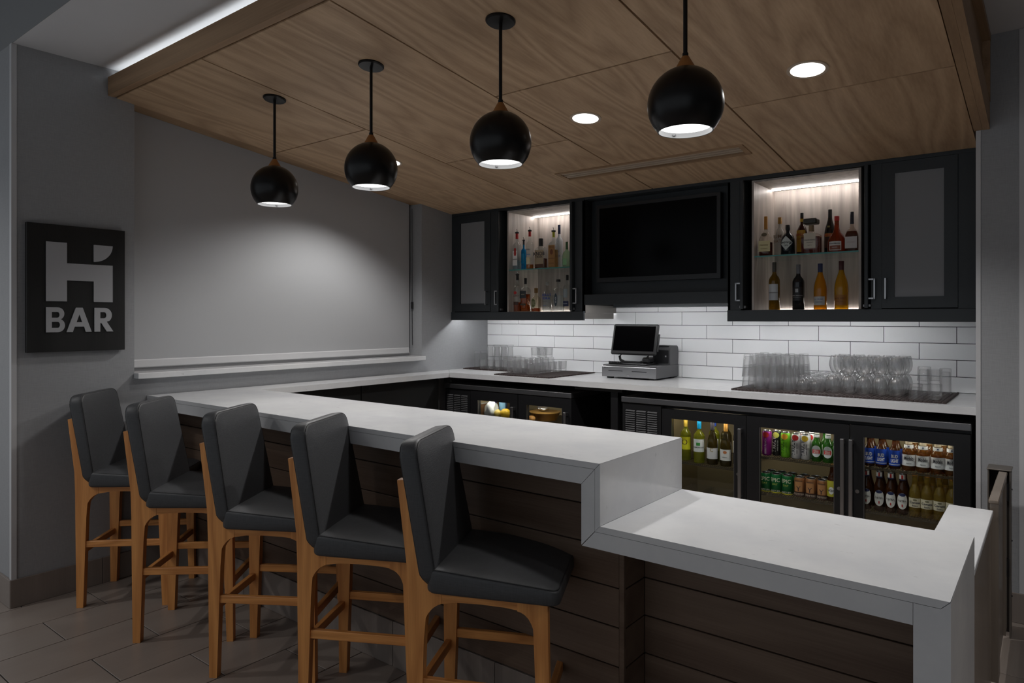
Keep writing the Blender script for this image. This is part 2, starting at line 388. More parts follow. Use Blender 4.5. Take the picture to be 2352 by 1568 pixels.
# tiled baseboards
bl = struct('baseboard_left', B(XW + .0005, XW + .004, 1.217, 2.045, .0005, .147), 'floor_grout')
yy = 1.215; 
for y1 in (1.665, 2.045):
    obj('base_tile', B(XW + .001, XW + .013, yy + .0015, y1 - .0015, .001, .149, bv=.001), 'base_tile', bl); yy = y1
bc = struct('baseboard_corridor', B(-6.9, XW + .010, 1.2222, 1.2262, .0005, .147), 'floor_grout')
xx = XW + .013
for k in range(4):
    obj('base_tile', B(xx - .597, xx - .003, 1.214, 1.2261, .001, .149, bv=.001), 'base_tile', bc); xx -= .6
br = struct('baseboard_right', B(XP0 + .02, XP1, YP - .006, YP - .0005, .0005, .147), 'floor_grout')
obj('base_tile', B(XP0 + .035, XP1 + .004, YP - .012, YP - .0008, .001, .149, bv=.001), 'base_tile', br)

# ------------------------------------------------------------------ window, blind, sill
win = struct('window_1', B(RX + .001, RX + .012, RY0 + .004, RY1 - .004, ZR0 + .05, 2.78), 'window_frame')
fr = MB()
fr.box(RX + .012, RX + .030, RY0 + .004, RY1 - .004, 1.20, 1.238)
for y in (2.55, 2.63, 3.42, 3.50): fr.box(RX + .012, RX + .034, y, y + .012, 1.238, 2.6)
obj('window_rail', fr, 'trim_paint', win)
t = thing('roller_blind', 'pale grey roller blind pulled down over the window in the left wall', 'blind', (-4.465, 3.03, 1.225))
BZ = 1.228
n = 14; pts = []
m = MB(); y0b, y1b = RY0 + .006, 4.205
m.prism([(y0b, BZ + .05), (y1b, BZ + .05), (y1b, zc(y1b) + .003), (y0b, zc(y0b) + .003)], -4.4665, -4.4645, 'x')
obj('blind_cloth', m, 'blind_cloth', t, world=True)
obj('hem_bar', B(-4.474, -4.457, y0b, y1b, BZ, BZ + .052, bv=.006), 'blind_hem', t, world=True)
m = MB().tube([(-4.44, 4.218, 2.5), (-4.44, 4.221, 2.0), (-4.44, 4.217, 1.64), (-4.44, 4.222, 1.3)], .0025, 6)
m.box(-4.447, -4.433, 4.211, 4.227, 1.62, 1.68)
obj('pull_chain', m, 'black_plastic', t, world=True)
si = tag(obj('window_sill', B(RX + .05, -4.28, RY0 - .003, RY1 - .006, ZR0 + .001, 1.208, bv=.003), 'quartz'),
    'narrow pale stone sill projecting below the roller blind', 'sill', kind='structure')

# ------------------------------------------------------------------ wooden canopy over the bar
can = thing('wood_canopy', 'sloping oak panelled canopy hanging over the bar', 'canopy', (-2.3, 3.1, 2.66))
obj('backing', sbox(XW + .002, -.326, YF0 + .042, YC - .004, .0185, .034), 'wood_backing', can, world=True)
cols = [XW + .003, -3.345, -2.315, -1.312, -.327]
cuts = [[YF0 + .043, 2.79, 4.0, YC - .004], [YF0 + .043, 3.5, 4.0, YC - .004], [YF0 + .043, 2.8, YC - .004], [YF0 + .043, 3.5, YC - .004]]
VX0, VX1, VY0, VY1 = -2.762, -1.448, 4.026, 4.172     # slot of the air vent
for i in range(4):
    for j in range(len(cuts[i]) - 1):
        x0, x1, y0, y1 = cols[i], cols[i + 1], cuts[i][j], cuts[i][j + 1]
        gy0 = .005 if abs(y0 - 4.0) > .01 else .0007; gy1 = .005 if abs(y1 - 4.0) > .01 else .0007
        a, b, c, d = x0 + (.005 if i else 0), x1 - .005, y0 + gy0, y1 - gy1
        if b > VX0 and a < VX1 and d > VY1 and c < VY1 + .1:     # leave the vent's hole
            m = MB()
            for q in ((a, b, c, VY0), (a, b, VY1, d), (a, min(b, VX0), VY0, VY1), (max(a, VX1), b, VY0, VY1)):
                if q[1] - q[0] > .003 and q[3] - q[2] > .003:
                    s_ = sbox(q[0], q[1], q[2], q[3], 0, .018); m.add(s_.v, s_.f)
        else: m = sbox(a, b, c, d, 0, .018)
        obj('ceiling_panel', m, 'ceiling_wood', can, world=True)
obj('recess_panel', sbox(RX + .002, XW + .001, RY0 + .002, RY1 - .002, .004, .02), 'fascia_wood_y', can, world=True)
obj('front_fascia', B(XW + .001, -.257, YF0, YF0 + .0405, 2.834, 2.945, bv=.002), 'fascia_wood', can, world=True)
obj('front_top', B(XW + .001, -.29, YF0 + .042, YF0 + .34, 2.893, 2.905), 'wood_backing', can, world=True)
# right side: inner edge strip, skirt board, recessed panel, top flange, end return
obj('edge_strip', sbox(-.3255, -.2885, YF0 + .042, YP - .002, -.012, .02), 'fascia_wood_y', can, world=True)
obj('skirt_board', sbox(-.2875, -.257, YF0 + .042, YP - .002, -.014, .125), 'fascia_wood_y', can, world=True)
m = MB().prism([(YF0 + .042, 2.96), (YF0 + .042, zc(YF0) + .115), (YP - .002, zc(YP) + .12), (YP - .002, 2.96)], -.30, -.288, 'x')
obj('side_panel', m, 'fascia_wood_y', can, world=True)
obj('top_flange', B(-.30, -.252, YF0 + .002, YP - .002, 2.9605, 2.993), 'fascia_wood_y', can, world=True)
obj('end_return', B(-.2875, -.254, YP - .03, YP - .002, zc(YP) + .128, 2.96), 'fascia_wood_y', can, world=True)
# cove light lying on the canopy behind the fascia
cv = thing('cove_light', 'white LED strip glowing above the canopy front edge', 'strip light', (-2.3, YF0 + .06, 2.906))
obj('channel', B(XW + .01, -.31, YF0 + .045, YF0 + .075, .0, .008), 'steel_dull', cv).location = (2.3, -(YF0 + .06), 0)
MAT['cove'] = emis('cove', (.93, .97, 1.0), LIGHT['cove'])
obj('diffuser', B(XW + .012, -.312, YF0 + .047, YF0 + .073, 2.9142, 2.9202), 'cove', cv, world=True)

# air vent
vt = thing('air_vent', 'long narrow wood coloured slot diffuser in the canopy', 'vent', (-2.1, 4.1, zc(4.1)))
m = MB()
for q in ((VX0 - .012, VX1 + .012, VY0 - .014, VY0 + .010), (VX0 - .012, VX1 + .012, VY1 - .012, VY1 + .012), (VX0 - .012, VX0 + .02, VY0 + .010, VY1 - .012), (VX1 - .02, VX1 + .012, VY0 + .010, VY1 - .012)):
    s_ = sbox(*q, -.006, .012); m.add(s_.v, s_.f)
obj('frame', m, 'fascia_wood', vt, world=True)
obj('duct', sbox(VX0 + .001, VX1 - .001, VY0 + .001, VY1 - .001, .05, .055), 'cab_black', vt, world=True)
for y in (VY0 + .018, VY0 + .057, VY0 + .092):
    obj('slat', sbox(VX0 + .021, VX1 - .021, y, y + .019, -.002, .012), 'light_trim', vt, world=True)

# ------------------------------------------------------------------ recessed downlights and pendants
def spot(name, loc, parent, power, angle, blend, size, tilt=0.0, col=(1, .985, .97)):
    l = bpy.data.lights.new(name, 'SPOT'); l.energy = power; l.spot_size = math.radians(angle); l.spot_blend = blend
    l.shadow_soft_size = size; l.color = col
    o = bpy.data.objects.new(name, l); COL.objects.link(o); o.parent = parent; o.location = loc; o.rotation_euler = (tilt, 0, 0)
    return o
TILT = -math.atan(SL)
dl = [(-.866, 3.243, 'rightmost round recessed downlight, above the right bottle cabinet'), (-2.045, 3.26, 'middle round recessed downlight between two pendants'), (-3.70, 3.30, 'leftmost round recessed downlight, half hidden behind a pendant globe')]
for x, y, lab in dl:
    t = thing('recessed_downlight', lab, 'downlight', (x, y, zc(y)), group='downlights set in the canopy'); t.rotation_euler = (TILT, 0, 0)
    obj('trim_ring', MB().lathe([(.070, .008), (.088, .0), (.088, -.004), (.083, -.006), (.073, -.004), (.070, .008)], 40, cap0=False, cap1=False), 'light_trim', t, smooth=True)
    obj('lens', MB().lathe([(.001, -.0012), (.0725, -.0012), (.0725, -.003), (.001, -.003)], 40), 'lamp_white', t)
    spot('lamp', (0, 0, -.01), t, LIGHT['down'], 133, .55, .05, 0)
for k, (x, nm) in enumerate(((-3.447, 'farthest'), (-2.622, 'second farthest'), (-1.806, 'second nearest'), (-.990, 'nearest'))):
    y = 2.218; zg = 2.266
    t = thing('pendant_light', f'{nm} of the four black globe pendants hanging over the bar counter', 'pendant light', (x, y, zc(y)), group='globe pendants over the bar')
    top = zc(y)
    obj('ceiling_rose', MB().lathe([(.001, .004), (.063, .004), (.063, -.006), (.058, -.011), (.001, -.012)], 32), 'black_paint', t, smooth=True).rotation_euler = (TILT, 0, 0)
    zb = zg - top
    obj('stem', MB().lathe([(.0075, zb + .165), (.0075, -.008)], 12), 'black_paint', t, smooth=True)
    obj('stem_ferrule', MB().lathe([(.0105, zb + .158), (.0105, zb + .176)], 12), 'black_paint', t, smooth=True)
    obj('neck_cone', MB().lathe([(.036, zb + .119), (.034, zb + .126), (.013, zb + .163), (.0115, zb + .165)], 24), 'neck_wood', t, smooth=True)
    R = .1285; prof = [(.030, zb + .1225)]
    for a in range(14, 136, 6): prof.append((R * math.sin(math.radians(a)), zb + R * math.cos(math.radians(a))))
    ro, zo = prof[-1]
    prof.append((ro + .001, zo - .002)); prof.append((ro - .003, zo - .002))
    obj('globe_shade', MB().lathe(prof, 48, cap0=False, cap1=False), 'black_paint', t, smooth=True, ang=60)
    obj('reflector', MB().lathe([(ro - .003, zo - .0015), (ro - .002, zo + .006), (ro - .008, zo + .040), (ro - .012, zo + .048)], 48, cap0=False, cap1=False), 'shade_inside', t, smooth=True)
    obj('diffuser', MB().lathe([(.001, zo + .015), (ro - .006, zo + .015), (ro - .009, zo + .024), (.001, zo + .024)], 40), 'lamp_white', t)
    for a in (20, 140, 260):
        ca, sa = math.cos(math.radians(a)), math.sin(math.radians(a)); rr = ro - .006
        obj('clip', B(rr * ca - .004, rr * ca + .004, rr * sa - .004, rr * sa + .004, zo + .005, zo + .011), 'steel_dull', t)
    spot('lamp', (0, 0, zo + .010), t, LIGHT['pendant'], 150, .5, .06, 0)

# ================================================================== BAR
bar = thing('plank_bar', 'dark stained plank bar front with pale tiled plinth', 'bar', (-2.7, 2.3, 0))
YH, YL = 2.063, 2.212                  # plank faces under the high and the low counter
XC = -1.141
m = MB(); m.box(XW + .002, XC - .012, YH + .0125, 2.50, .001, 1.045); m.box(XC - .012, -.213, YL + .0125, 2.50, .001, .843)
obj('carcass', m, 'bar_core', bar, world=True)
zj = [.199, .2135 + .0, .3475, .4815, .6155, .7495, .8835, 1.0455]
zj = [.2005, .3475, .4815, .6155, .7495, .8835, 1.0455]
for a, b in zip(zj[:-1], zj[1:]):
    obj('plank', B(XW + .003, XC - .0195, YH, YH + .012, a + .0022, b - .0022, bv=.0012), 'plank_wood', bar, world=True)
zl = [.2005, .3475, .4815, .6155, .7495, .843]
for a, b in zip(zl[:-1], zl[1:]):
    obj('plank', B(XC + .0005, -.2705, YL, YL + .012, a + .0022, b - .0022, bv=.0012), 'plank_wood', bar, world=True)
    obj('return_plank', B(XC - .0115, XC, YH + .012, YL - .0005, a + .0022, b - .0022, bv=.0012), 'plank_wood', bar, world=True)
obj('corner_post', B(XC - .0185, XC + .001, YH - .002, YH + .0115, .2005, .843, bv=.002), 'plank_wood', bar, world=True)
xs = [XW + .003, -4.094, -3.495, -2.893, -2.291, -1.707, XC]
for a, b in zip(xs[:-1], xs[1:]):
    obj('plinth_tile', B(a + .0015, b - .0015, YH - .004, YH + .012, .001, .199, bv=.0012), 'base_tile', bar, world=True)
for a, b in ((XC + .001, -.72), (-.72, -.2705)):
    obj('plinth_tile', B(a + .0015, b - .0015, YL - .004, YL + .012, .001, .199, bv=.0012), 'base_tile', bar, world=True)

def mitre(name, mbs, label, cat, loc):
    t = thing(name, label, cat, loc)
    for nm, m in mbs: obj(nm, m, 'quartz', t, world=True)
    return t
Y0, Y1 = 1.916, 2.536
ZH, ZL = 1.067, .865
e = .0006
XR, XRS, XRI = -1.147, -1.167, -1.218
P = lambda poly, y1: MB().prism(poly, Y0, y1, 'y')
mitre('high_bar_counter', [
    ('countertop', P([(XW + .002, ZH - .02), (XRS - e, ZH - .02), (XR - 2 * e, ZH), (XW + .002, ZH)], Y1)),
    ('apron', P([(XW + .002, .992), (XRI - e, .992), (XRS - 2 * e, ZH - .02 - 2 * e), (XW + .002, ZH - .02 - 2 * e)], Y0 + .02)),
    ('waterfall_end', P([(XRS + e, ZL - .02 + .0012), (XR, ZL + .0012), (XR, ZH - e), (XRS + e, ZH - .02 - e)], Y1)),
    ('apron_return', P([(XRI, .792), (XRS - e, ZL - .02 + e), (XRS - e, ZH - .02 - 4 * e), (XRI, .992 - 2 * e)], Y0 + .02)),
], 'long high white quartz bar counter behind the five stools', 'counter', (-2.7, 2.2, .99))
XE = -.19
mitre('low_bar_counter', [
    ('countertop', P([(XRS, ZL - .02), (XE - .02 - e, ZL - .02), (XE - 2 * e, ZL), (XR, ZL)], Y1)),
    ('apron', P([(XRI + .002, .790), (-.2685, .790), (-.2685, ZL - .02 - 2 * e), (XRS + e, ZL - .02 - 2 * e)], Y0 + .02)),
    ('waterfall_end', MB().prism([(XE - .02 + e, .001), (XE, .001), (XE, ZL - e), (XE - .02 + e, ZL - .02 - e)], Y0 + .0203, Y1, 'y')),
    ('leg_face', P([(-.2675, .001), (XE, .001), (XE, ZL - 2 * e), (XE - .02, ZL - .02 - 2 * e), (-.2675, ZL - .02 - 2 * e)], Y0 + .02)),
], 'lower white quartz counter section with waterfall end at the right', 'counter', (-.68, 2.2, .001))

# side ledge behind the low counter, gate and post
t = thing('side_ledge', 'narrow white capped half wall behind the low counter', 'half wall', (-.266, 2.96, 0))
obj('cap', B(-.342, -.19, 2.545, 3.375, .742, .762, bv=.002), 'quartz', t, world=True)
obj('half_wall', B(-.33, -.196, 2.545, 3.365, .001, .7415), 'gate_wood', t, world=True)
t = thing('swing_gate', 'brown wooden swing gate at the bar entrance', 'gate', (-.19, 3.7, 0))
obj('gate_panel', B(-.204, -.183, 3.40, 4.04, .06, .785), 'gate_wood', t, world=True)
obj('top_rail', B(-.207, -.172, 3.392, 4.05, .785, .80, bv=.003), 'gate_wood', t, world=True)
obj('stile', B(-.183, -.174, 3.40, 3.50, .06, .785), 'gate_wood', t, world=True)
obj('stile', B(-.183, -.174, 3.93, 4.04, .06, .785), 'gate_wood', t, world=True)
for z in (.30, .66):
    obj('hinge', B(-.2, -.165, 4.04, 4.065, z, z + .09, bv=.003), 'black_metal', t, world=True)
t = thing('gate_post', 'brown metal gate post bolted beside the partition wall', 'post', (-.205, 4.13, 0))
m = MB(); m.box(-.252, -.246, 4.068, 4.19, .001, .80); m.box(-.166, -.160, 4.068, 4.19, .001, .80); m.box(-.246, -.166, 4.182, 4.19, .001, .80)
obj('channel', m, 'post_metal', t, world=True)
obj('cap', B(-.256, -.156, 4.064, 4.194, .80, .806, bv=.002), 'post_metal', t, world=True)
obj('web', B(-.2455, -.1665, 4.150, 4.181, .001, .799), 'bar_core', t, world=True)
for z in (.18, .45, .70): obj('bolt', MB().tube([(-.1605, 4.15, z), (-.156, 4.15, z)], .004, 8), 'black_metal', t, world=True)

# back counter (L shape) and its dark supports
YCF = 4.34
t = thing('back_counter', 'white quartz back counter below the tiled wall, turning along the left wall', 'counter', (-2.3, 4.7, 1.026))
XI = -4.10
def flat(poly, z0, z1): return MB().prism(poly, z0, z1, 'z')
obj('side_top', flat([(XW + .002, 2.5375), (XI, 2.5375), (XI, YCF - .001), (XW + .002, YCF + (XI - XW) - .003)], ZH - .0405, ZH), 'quartz', t, world=True)
obj('back_top', flat([(XI + .0008, YCF), (-1.785, YCF), (-1.785, YB - .0005), (XW + .003, YB - .0005), (XW + .003, YCF + (XI - XW) + .001)], ZH - .0405, ZH), 'quartz', t, world=True)
obj('back_top', flat([(-1.7842, YCF), (-.3175, YCF), (-.3175, YB - .0005), (-1.7842, YB - .0005)], ZH - .0405, ZH), 'quartz', t, world=True)
t = thing('base_cabinet', 'black base cabinet under the counter along the left wall', 'cabinet', (-4.28, 3.5, 0))
obj('panel', B(XW + .002, -4.20, 2.54, 3.45, .001, 1.024), 'cab_black', t, world=True)
obj('panel', B(XW + .002, -4.195, 3.455, 4.30, .001, 1.024), 'cab_black', t, world=True)
obj('support_bar', B(-4.19, -4.10, 4.36, 4.38, .985, 1.0245), 'cab_black', t, world=True)
t = thing('support_post', 'black post between the two bottle coolers', 'post', (-2.5, 4.42, 0))
obj('post', B(-2.535, -2.478, 4.385, 4.44, .001, 1.0), 'fridge_black', t, world=True)
obj('beam', B(-2.845, -2.44, 4.385, 4.44, 1.0005, 1.0255), 'cab_black', t, world=True)
obj('back_panel', B(-2.83, -2.445, 5.02, 5.03, .001, 1.02), 'cab_black', t, world=True)

# ================================================================== STOOLS
def rrect(x0, x1, hw0, hw1, r, k=6):
    """rounded trapezoid outline, half width hw0 at x0 and hw1 at x1"""
    c = [(x0 + r, -hw0 + r, 180), (x1 - r, -hw1 + r, 270), (x1 - r, hw1 - r, 0), (x0 + r, hw0 - r, 90)]
    out = []
    for cx, cy_, a in c:
        for i in range(k + 1):
            t = math.radians(a + 90 * i / k); out.append((cx + r * math.cos(t), cy_ + r * math.sin(t)))
    return out
def cushion(outline, t0, t1, place, crown=.012, er=.018):
    """upholstered pad: outline in (a, b), thickness t0..t1, place(a, b, t) -> point"""
    n = len(outline); ca = sum(p[0] for p in outline) / n; cb = sum(p[1] for p in outline) / n
    sa = max(p[0] for p in outline) - ca; sb = max(p[1] for p in outline) - cb
    rings = []
    def ring(inset, t):
        rings.append([place(ca + (p[0] - ca) * (1 - inset / sa), cb + (p[1] - cb) * (1 - inset / sb), t) for p in outline])
    def ringf(f, t):
        rings.append([place(ca + (p[0] - ca) * f, cb + (p[1] - cb) * f, t) for p in outline])
    ringf(.02, t0); ringf(.6, t0); ring(er, t0)
    for a in (30, 60, 90): ring(er * (1 - math.sin(math.radians(a))), t0 + er * (1 - math.cos(math.radians(a))))
    for a in (0, 30, 60, 85): ring(er * (1 - math.cos(math.radians(a))), t1 - er * (1 - math.sin(math.radians(a))))
    for f, c in ((.8, .45), (.6, .75), (.35, .93), (.15, .99), (.02, 1.0)): ringf(f, t1 + crown * c)
    return MB().loft(rings)
def strip(pts_side, y0, y1): return MB().prism(pts_side, y0, y1, 'y')
def bez(p0, p1, p2, n=6): return [((1 - t) ** 2 * p0[0] + 2 * t * (1 - t) * p1[0] + t * t * p2[0], (1 - t) ** 2 * p0[1] + 2 * t * (1 - t) * p1[1] + t * t * p2[1]) for t in [i / n for i in range(n + 1)]]
def back_x(z):                               # the cushion's rear face leans back
    s = z - .66
    return .050 - .228 * s + .10 * s * s
def make_stool():
    t = thing('bar_stool', 'x', 'stool', group='upholstered bar stools along the counter')
    LW, RW = .185, .19
    for sgn in (-1, 1):
        y0, y1 = sorted((sgn * (LW - .017), sgn * (LW + .017)))
        front = bez((.118, .640), (.058, .668), (.044, .76), 7) + [(.020, .90), (.004, 1.004)]
        poly = [(.008, .0005), (.042, .0005), (.058, .48), (.064, .553)] + bez((.064, .553), (.082, .592), (.118, .604), 5)[1:] + front + [(-.036, 1.0), (-.024, .90), (-.002, .72), (.002, .60), (.003, .45)]
        obj('rear_leg', strip(poly, y0, y1), 'stool_wood', t)
        y0, y1 = sorted((sgn * (RW - .017), sgn * (RW + .017)))
        poly = [(.446, .0005), (.476, .0005), (.474, .40), (.470, .640), (.372, .640), (.372, .606)] + bez((.372, .606), (.410, .60), (.424, .553), 5)[1:]
        obj('front_leg', strip(poly, y0, y1), 'stool_wood', t)
        y0, y1 = sorted((sgn * (LW - .015), sgn * (LW + .016)))
        poly = [(.1185, .604), (.17, .612), (.25, .614), (.33, .611), (.3715, .606), (.3715, .640), (.1185, .640)]
        obj('side_rail', strip(poly, y0, y1), 'stool_wood_x', t)
        y0, y1 = sorted((sgn * (LW - .010), sgn * (LW + .011)))
        obj('stretcher', B(.048, .445, y0, y1, .318, .351, bv=.002), 'stool_wood_x', t)
    obj('stretcher', B(.012, .034, -.1675, .1675, .278, .312, bv=.002), 'stool_wood_y', t)
    obj('stretcher', B(.447, .470, -.1725, .1725, .262, .296, bv=.002), 'stool_wood_y', t)
    obj('cross_rail', B(.425, .447, -.1725, .1725, .585, .638), 'stool_wood_y', t)
    obj('cross_rail', B(.035, .055, -.1675, .1675, .585, .638), 'stool_wood_y', t)
    # seat pad
    ol = rrect(.070, .512, .226, .240, .030)
    st = obj('seat', cushion(ol, .6405, .722, lambda a, b, q: (a, b, .6405 + (q - .6405) * (1 - .9 * (a - .075)) + .006 * math.sin((a - .07) / .44 * PI) * (1 if q > .69 else 0)), crown=.010, er=.014), 'leather', t, smooth=True, ang=70)
    ol2 = rrect(.076, .506, .220, .234, .026)
    obj('piping', MB().tube([(a, b, .6405 + .0795 * (1 - .9 * (a - .075)) + .006 * math.sin((a - .07) / .44 * PI)) for a, b in ol2], .0022, 6, closed=True), 'piping', st, smooth=True)
    # back pad: height runs along a (0 .. .47), width along b, thickness along q
    H = .480
    def place(a, b, q):
        z = .655 + a; x = back_x(z) + q * .975 - .004 * math.cos(b / .22 * PI / 2)
        if a < .10: x += max(0, 1 - q / .068) * .050 * (1 - max(a, 0) / .10) ** 2      # rounded heel of the pad
        return (x, b, z + q * .15 - .012)
    ol = rrect(0, H, .225, .205, .055)
    bk = obj('backrest', cushion(ol, 0, .068, place, crown=.008, er=.014), 'leather', t, smooth=True, ang=70)
    for q in (.0645, .0035):
        ol2 = rrect(.006, H - .006, .219, .199, .05)
        obj('piping', MB().tube([place(a, b, q) for a, b in ol2], .0022, 6, closed=True), 'piping', bk, smooth=True)
    return t
proto = make_stool()
spots = [((-4.068, 1.461), 43.5, 'grey upholstered bar stool standing closest to the left wall'),
         ((-3.418, 1.470), 41, 'second bar stool from the left wall'),
         ((-2.829, 1.533), 33, 'middle one of the five grey bar stools'),
         ((-2.250, 1.578), 28.5, 'fourth bar stool from the left wall'),
         ((-1.660, 1.596), 25.5, 'grey bar stool nearest the camera, by the step in the counter')]
for i, ((x, y), a, lab) in enumerate(spots):
    o = proto if i == 0 else copy_tree(proto)
    o['label'] = lab; a = math.radians(a); o.rotation_euler = (0, 0, a)
    # (x, y) is the foot of the rear leg nearest the camera, local (.025, -.185)
    lx, ly = .025, -.185
    o.location = (x - (lx * math.cos(a) - ly * math.sin(a)), y - (lx * math.sin(a) + ly * math.cos(a)), 0)

# ================================================================== WALL SIGN
XS = XW + .032
t = thing('wall_sign', 'black wall sign with grey letter logo and the word BAR', 'sign', (XW, 1.535, 1.70))
ys0, ys1, zs0, zs1 = 1.283, 1.779, 1.351, 2.051
obj('panel', B(XW + .008, XS, ys0, ys1, zs0, zs1, bv=.0015), 'sign_black', t, world=True)
obj('standoff', B(XW + .0005, XW + .008, ys0 + .06, ys1 - .06, zs0 + .06, zs1 - .06), 'cab_black', t, world=True)
def sp(x, y): return PX(40 + x / 4.611, 490 + y / 4.611, XS)
def curve_mesh(name, loops, x, th, mt, parent):
    """flat letter in the y-z plane, holes allowed"""
    cu = bpy.data.curves.new(name, 'CURVE'); cu.dimensions = '2D'; cu.fill_mode = 'BOTH'; cu.extrude = th / 2
    for lp in loops:
        s_ = cu.splines.new('POLY'); s_.points.add(len(lp) - 1); s_.use_cyclic_u = True
        for q, (a, b) in zip(s_.points, lp): q.co = (a, b, 0, 1)
    tmp = bpy.data.objects.new(name, cu); COL.objects.link(tmp); bpy.context.view_layer.update()
    me = bpy.data.meshes.new_from_object(tmp.evaluated_get(bpy.context.evaluated_depsgraph_get()))
    bpy.data.objects.remove(tmp); bpy.data.curves.remove(cu)
    for v in me.vertices: a, b, c = v.co; v.co = (x + c + th / 2, a, b)
    me.materials.clear(); me.materials.append(MAT[mt])
    return obj(name, me, mt, parent, world=True)
A_, B_ = sp(301, 303), sp(1005, 940)
yl, yr = sp(300, 600)[0], sp(1005, 700)[0]; zt = sp(301, 295)[1]; zbm = sp(299, 928)[1]
yi0, yi1 = sp(521, 500)[0], sp(805, 800)[0]; zb1, zb0 = sp(521, 528)[1], sp(521, 709)[1]
curve_mesh('logo', [[(yl, zbm), (yi0, zbm), (yi0, zb0), (yi1, zb0), (yi1, zbm), (yr, zbm), (yr, zb1), (yi0, zb1), (yi0, zt), (yl, zt)]], XS, .006, 'letter', t)
rq = zt - sp(801, 513)[1]
wq = yr - yi1
curve_mesh('logo_flag', [[(yi1, zt), (yi1, zt - rq)] + [(yi1 + wq * math.sin(math.radians(q)), zt - rq * math.cos(math.radians(q))) for q in range(6, 91, 6)]], XS, .006, 'letter', t)
z1l, z0l = sp(299, 993)[1], sp(299, 1259)[1]; hl = z1l - z0l
def arc(cx, cz, rx, rz, a0, a1, n=10): return [(cx + rx * math.cos(math.radians(a0 + (a1 - a0) * i / n)), cz + rz * math.sin(math.radians(a0 + (a1 - a0) * i / n))) for i in range(n + 1)]
yb0, yb1 = yl, sp(500, 1190)[0]; wb = yb1 - yb0
def bp(l): return [(yb0 + a * wb, z0l + b * hl) for a, b in l]
curve_mesh('letter_b', [bp([(0, 0)] + arc(.62, .275, .38, .275, -90, 80) + arc(.62, .745, .345, .255, -60, 90) + [(0, 1)]),
                        bp([(.30, .175)] + arc(.62, .295, .115, .12, -90, 90) + [(.30, .415)]), bp([(.30, .585)] + arc(.60, .70, .115, .115, -90, 90) + [(.30, .815)])], XS, .006, 'letter', t)
ya0, ya1 = sp(517, 1255)[0], sp(783, 1255)[0]; wa = ya1 - ya0
def ap(l): return [(ya0 + a * wa, z0l + b * hl) for a, b in l]
curve_mesh('letter_a', [ap([(0, 0), (.245, 0), (.32, .22), (.69, .22), (.765, 0), (1, 0), (.635, 1), (.365, 1)]), ap([(.39, .40), (.62, .40), (.505, .72)])], XS, .006, 'letter', t)
yr0, yr1 = sp(812, 1255)[0], sp(1008, 1250)[0]; wr = yr1 - yr0
def rp(l): return [(yr0 + a * wr, z0l + b * hl) for a, b in l]
curve_mesh('letter_r', [rp([(0, 0), (.31, 0), (.31, .36), (.37, .36), (.66, 0), (1.02, 0), (.66, .42)] + arc(.55, .69, .39, .31, -50, 90) + [(0, 1)]), rp([(.31, .56)] + arc(.52, .69, .12, .13, -90, 90) + [(.31, .82)])], XS, .006, 'letter', t)

# ================================================================== UPPER CABINETS
ZT, ZB0, ZB1 = 2.498, 1.519, 1.592
def handle(parent, x, y, z0, z1, axis):
    """slim steel bow handle standing off along axis ('-y', '-x', '+x')"""
    d = {'-y': (0, -1), '-x': (-1, 0), '+x': (1, 0)}[axis]; s_ = .032; m = MB(); h = .0042
    bx, by = x + d[0] * s_, y + d[1] * s_
    m.box(bx - h, bx + h, by - h, by + h, z0, z1)
    for z in (z0 + .004, z1 - .004):
        xa, xb = sorted((x, bx)); ya, yb = sorted((y, by))
        m.box(xa - (0 if d[0] else h), xb + (0 if d[0] else h), ya - (0 if d[1] else h), yb + (0 if d[1] else h), z - h, z + h)
    return obj('handle', m, 'steel', parent)
def shaker(parent, x0, x1, z0, z1, w, hx):
    y0, y1 = YC - .004, YC + .016
    m = MB(); m.box(x0, x0 + w, y0, y1, z0, z1); m.box(x1 - w, x1, y0, y1, z0, z1); m.box(x0 + w, x1 - w, y0, y1, z0, z0 + w); m.box(x0 + w, x1 - w, y0, y1, z1 - w, z1)
    o = obj('door', m, 'cab_paint', parent, world=True)
    g_ = obj('door_glass', B(x0 + w - .001, x1 - w + .001, y0 + .009, y0 + .014, z0 + w - .001, z1 - w + .001), 'frosted', o)
    handle(o, hx, y0, 1.652, 1.775, '-y')
    return o
def liner(parent, x0, x1, z0, z1, y1):
    y0 = YC + .030; k = .014
    for nm, bx in (('liner_back', (x0, x1, y1 - .01, y1, z0, z1)), ('liner_side', (x0 - k, x0, y0, y1, z0, z1)), ('liner_side', (x1, x1 + k, y0, y1, z0, z1)),
                   ('liner_top', (x0, x1, y0, y1 - .0105, z1 - .012, z1)), ('liner_floor', (x0, x1, y0, y1 - .0105, z0, z0 + .003))):
        obj(nm, B(*bx), 'cab_liner', parent, world=True)
def pocket(parent, x, side, y0=YC - .035):
    x0, x1 = (x, x + .021)
    o = obj('pocket_door', B(x0, x1, y0, 5.0, ZB1 + .006, 2.462, bv=.002), 'cab_paint', parent, world=True)
    handle(o, x0 if side == '-x' else x1, y0 + .014, 1.652, 1.775, side)
    obj('hinge', B(x0 - .012, x1 + .012, y0 + .02, y0 + .055, ZB1 + .012, ZB1 + .030, bv=.003), 'steel_dull', o)
    return o
MAT['cabled'] = emis('cabled', (1.0, .93, .88), LIGHT['cab'])
MAT['floorled'] = emis('floorled', (1.0, .93, .88), 26.0)
MAT['underled'] = emis('underled', (.985, .99, 1.0), LIGHT['under'])
YBK = 5.095
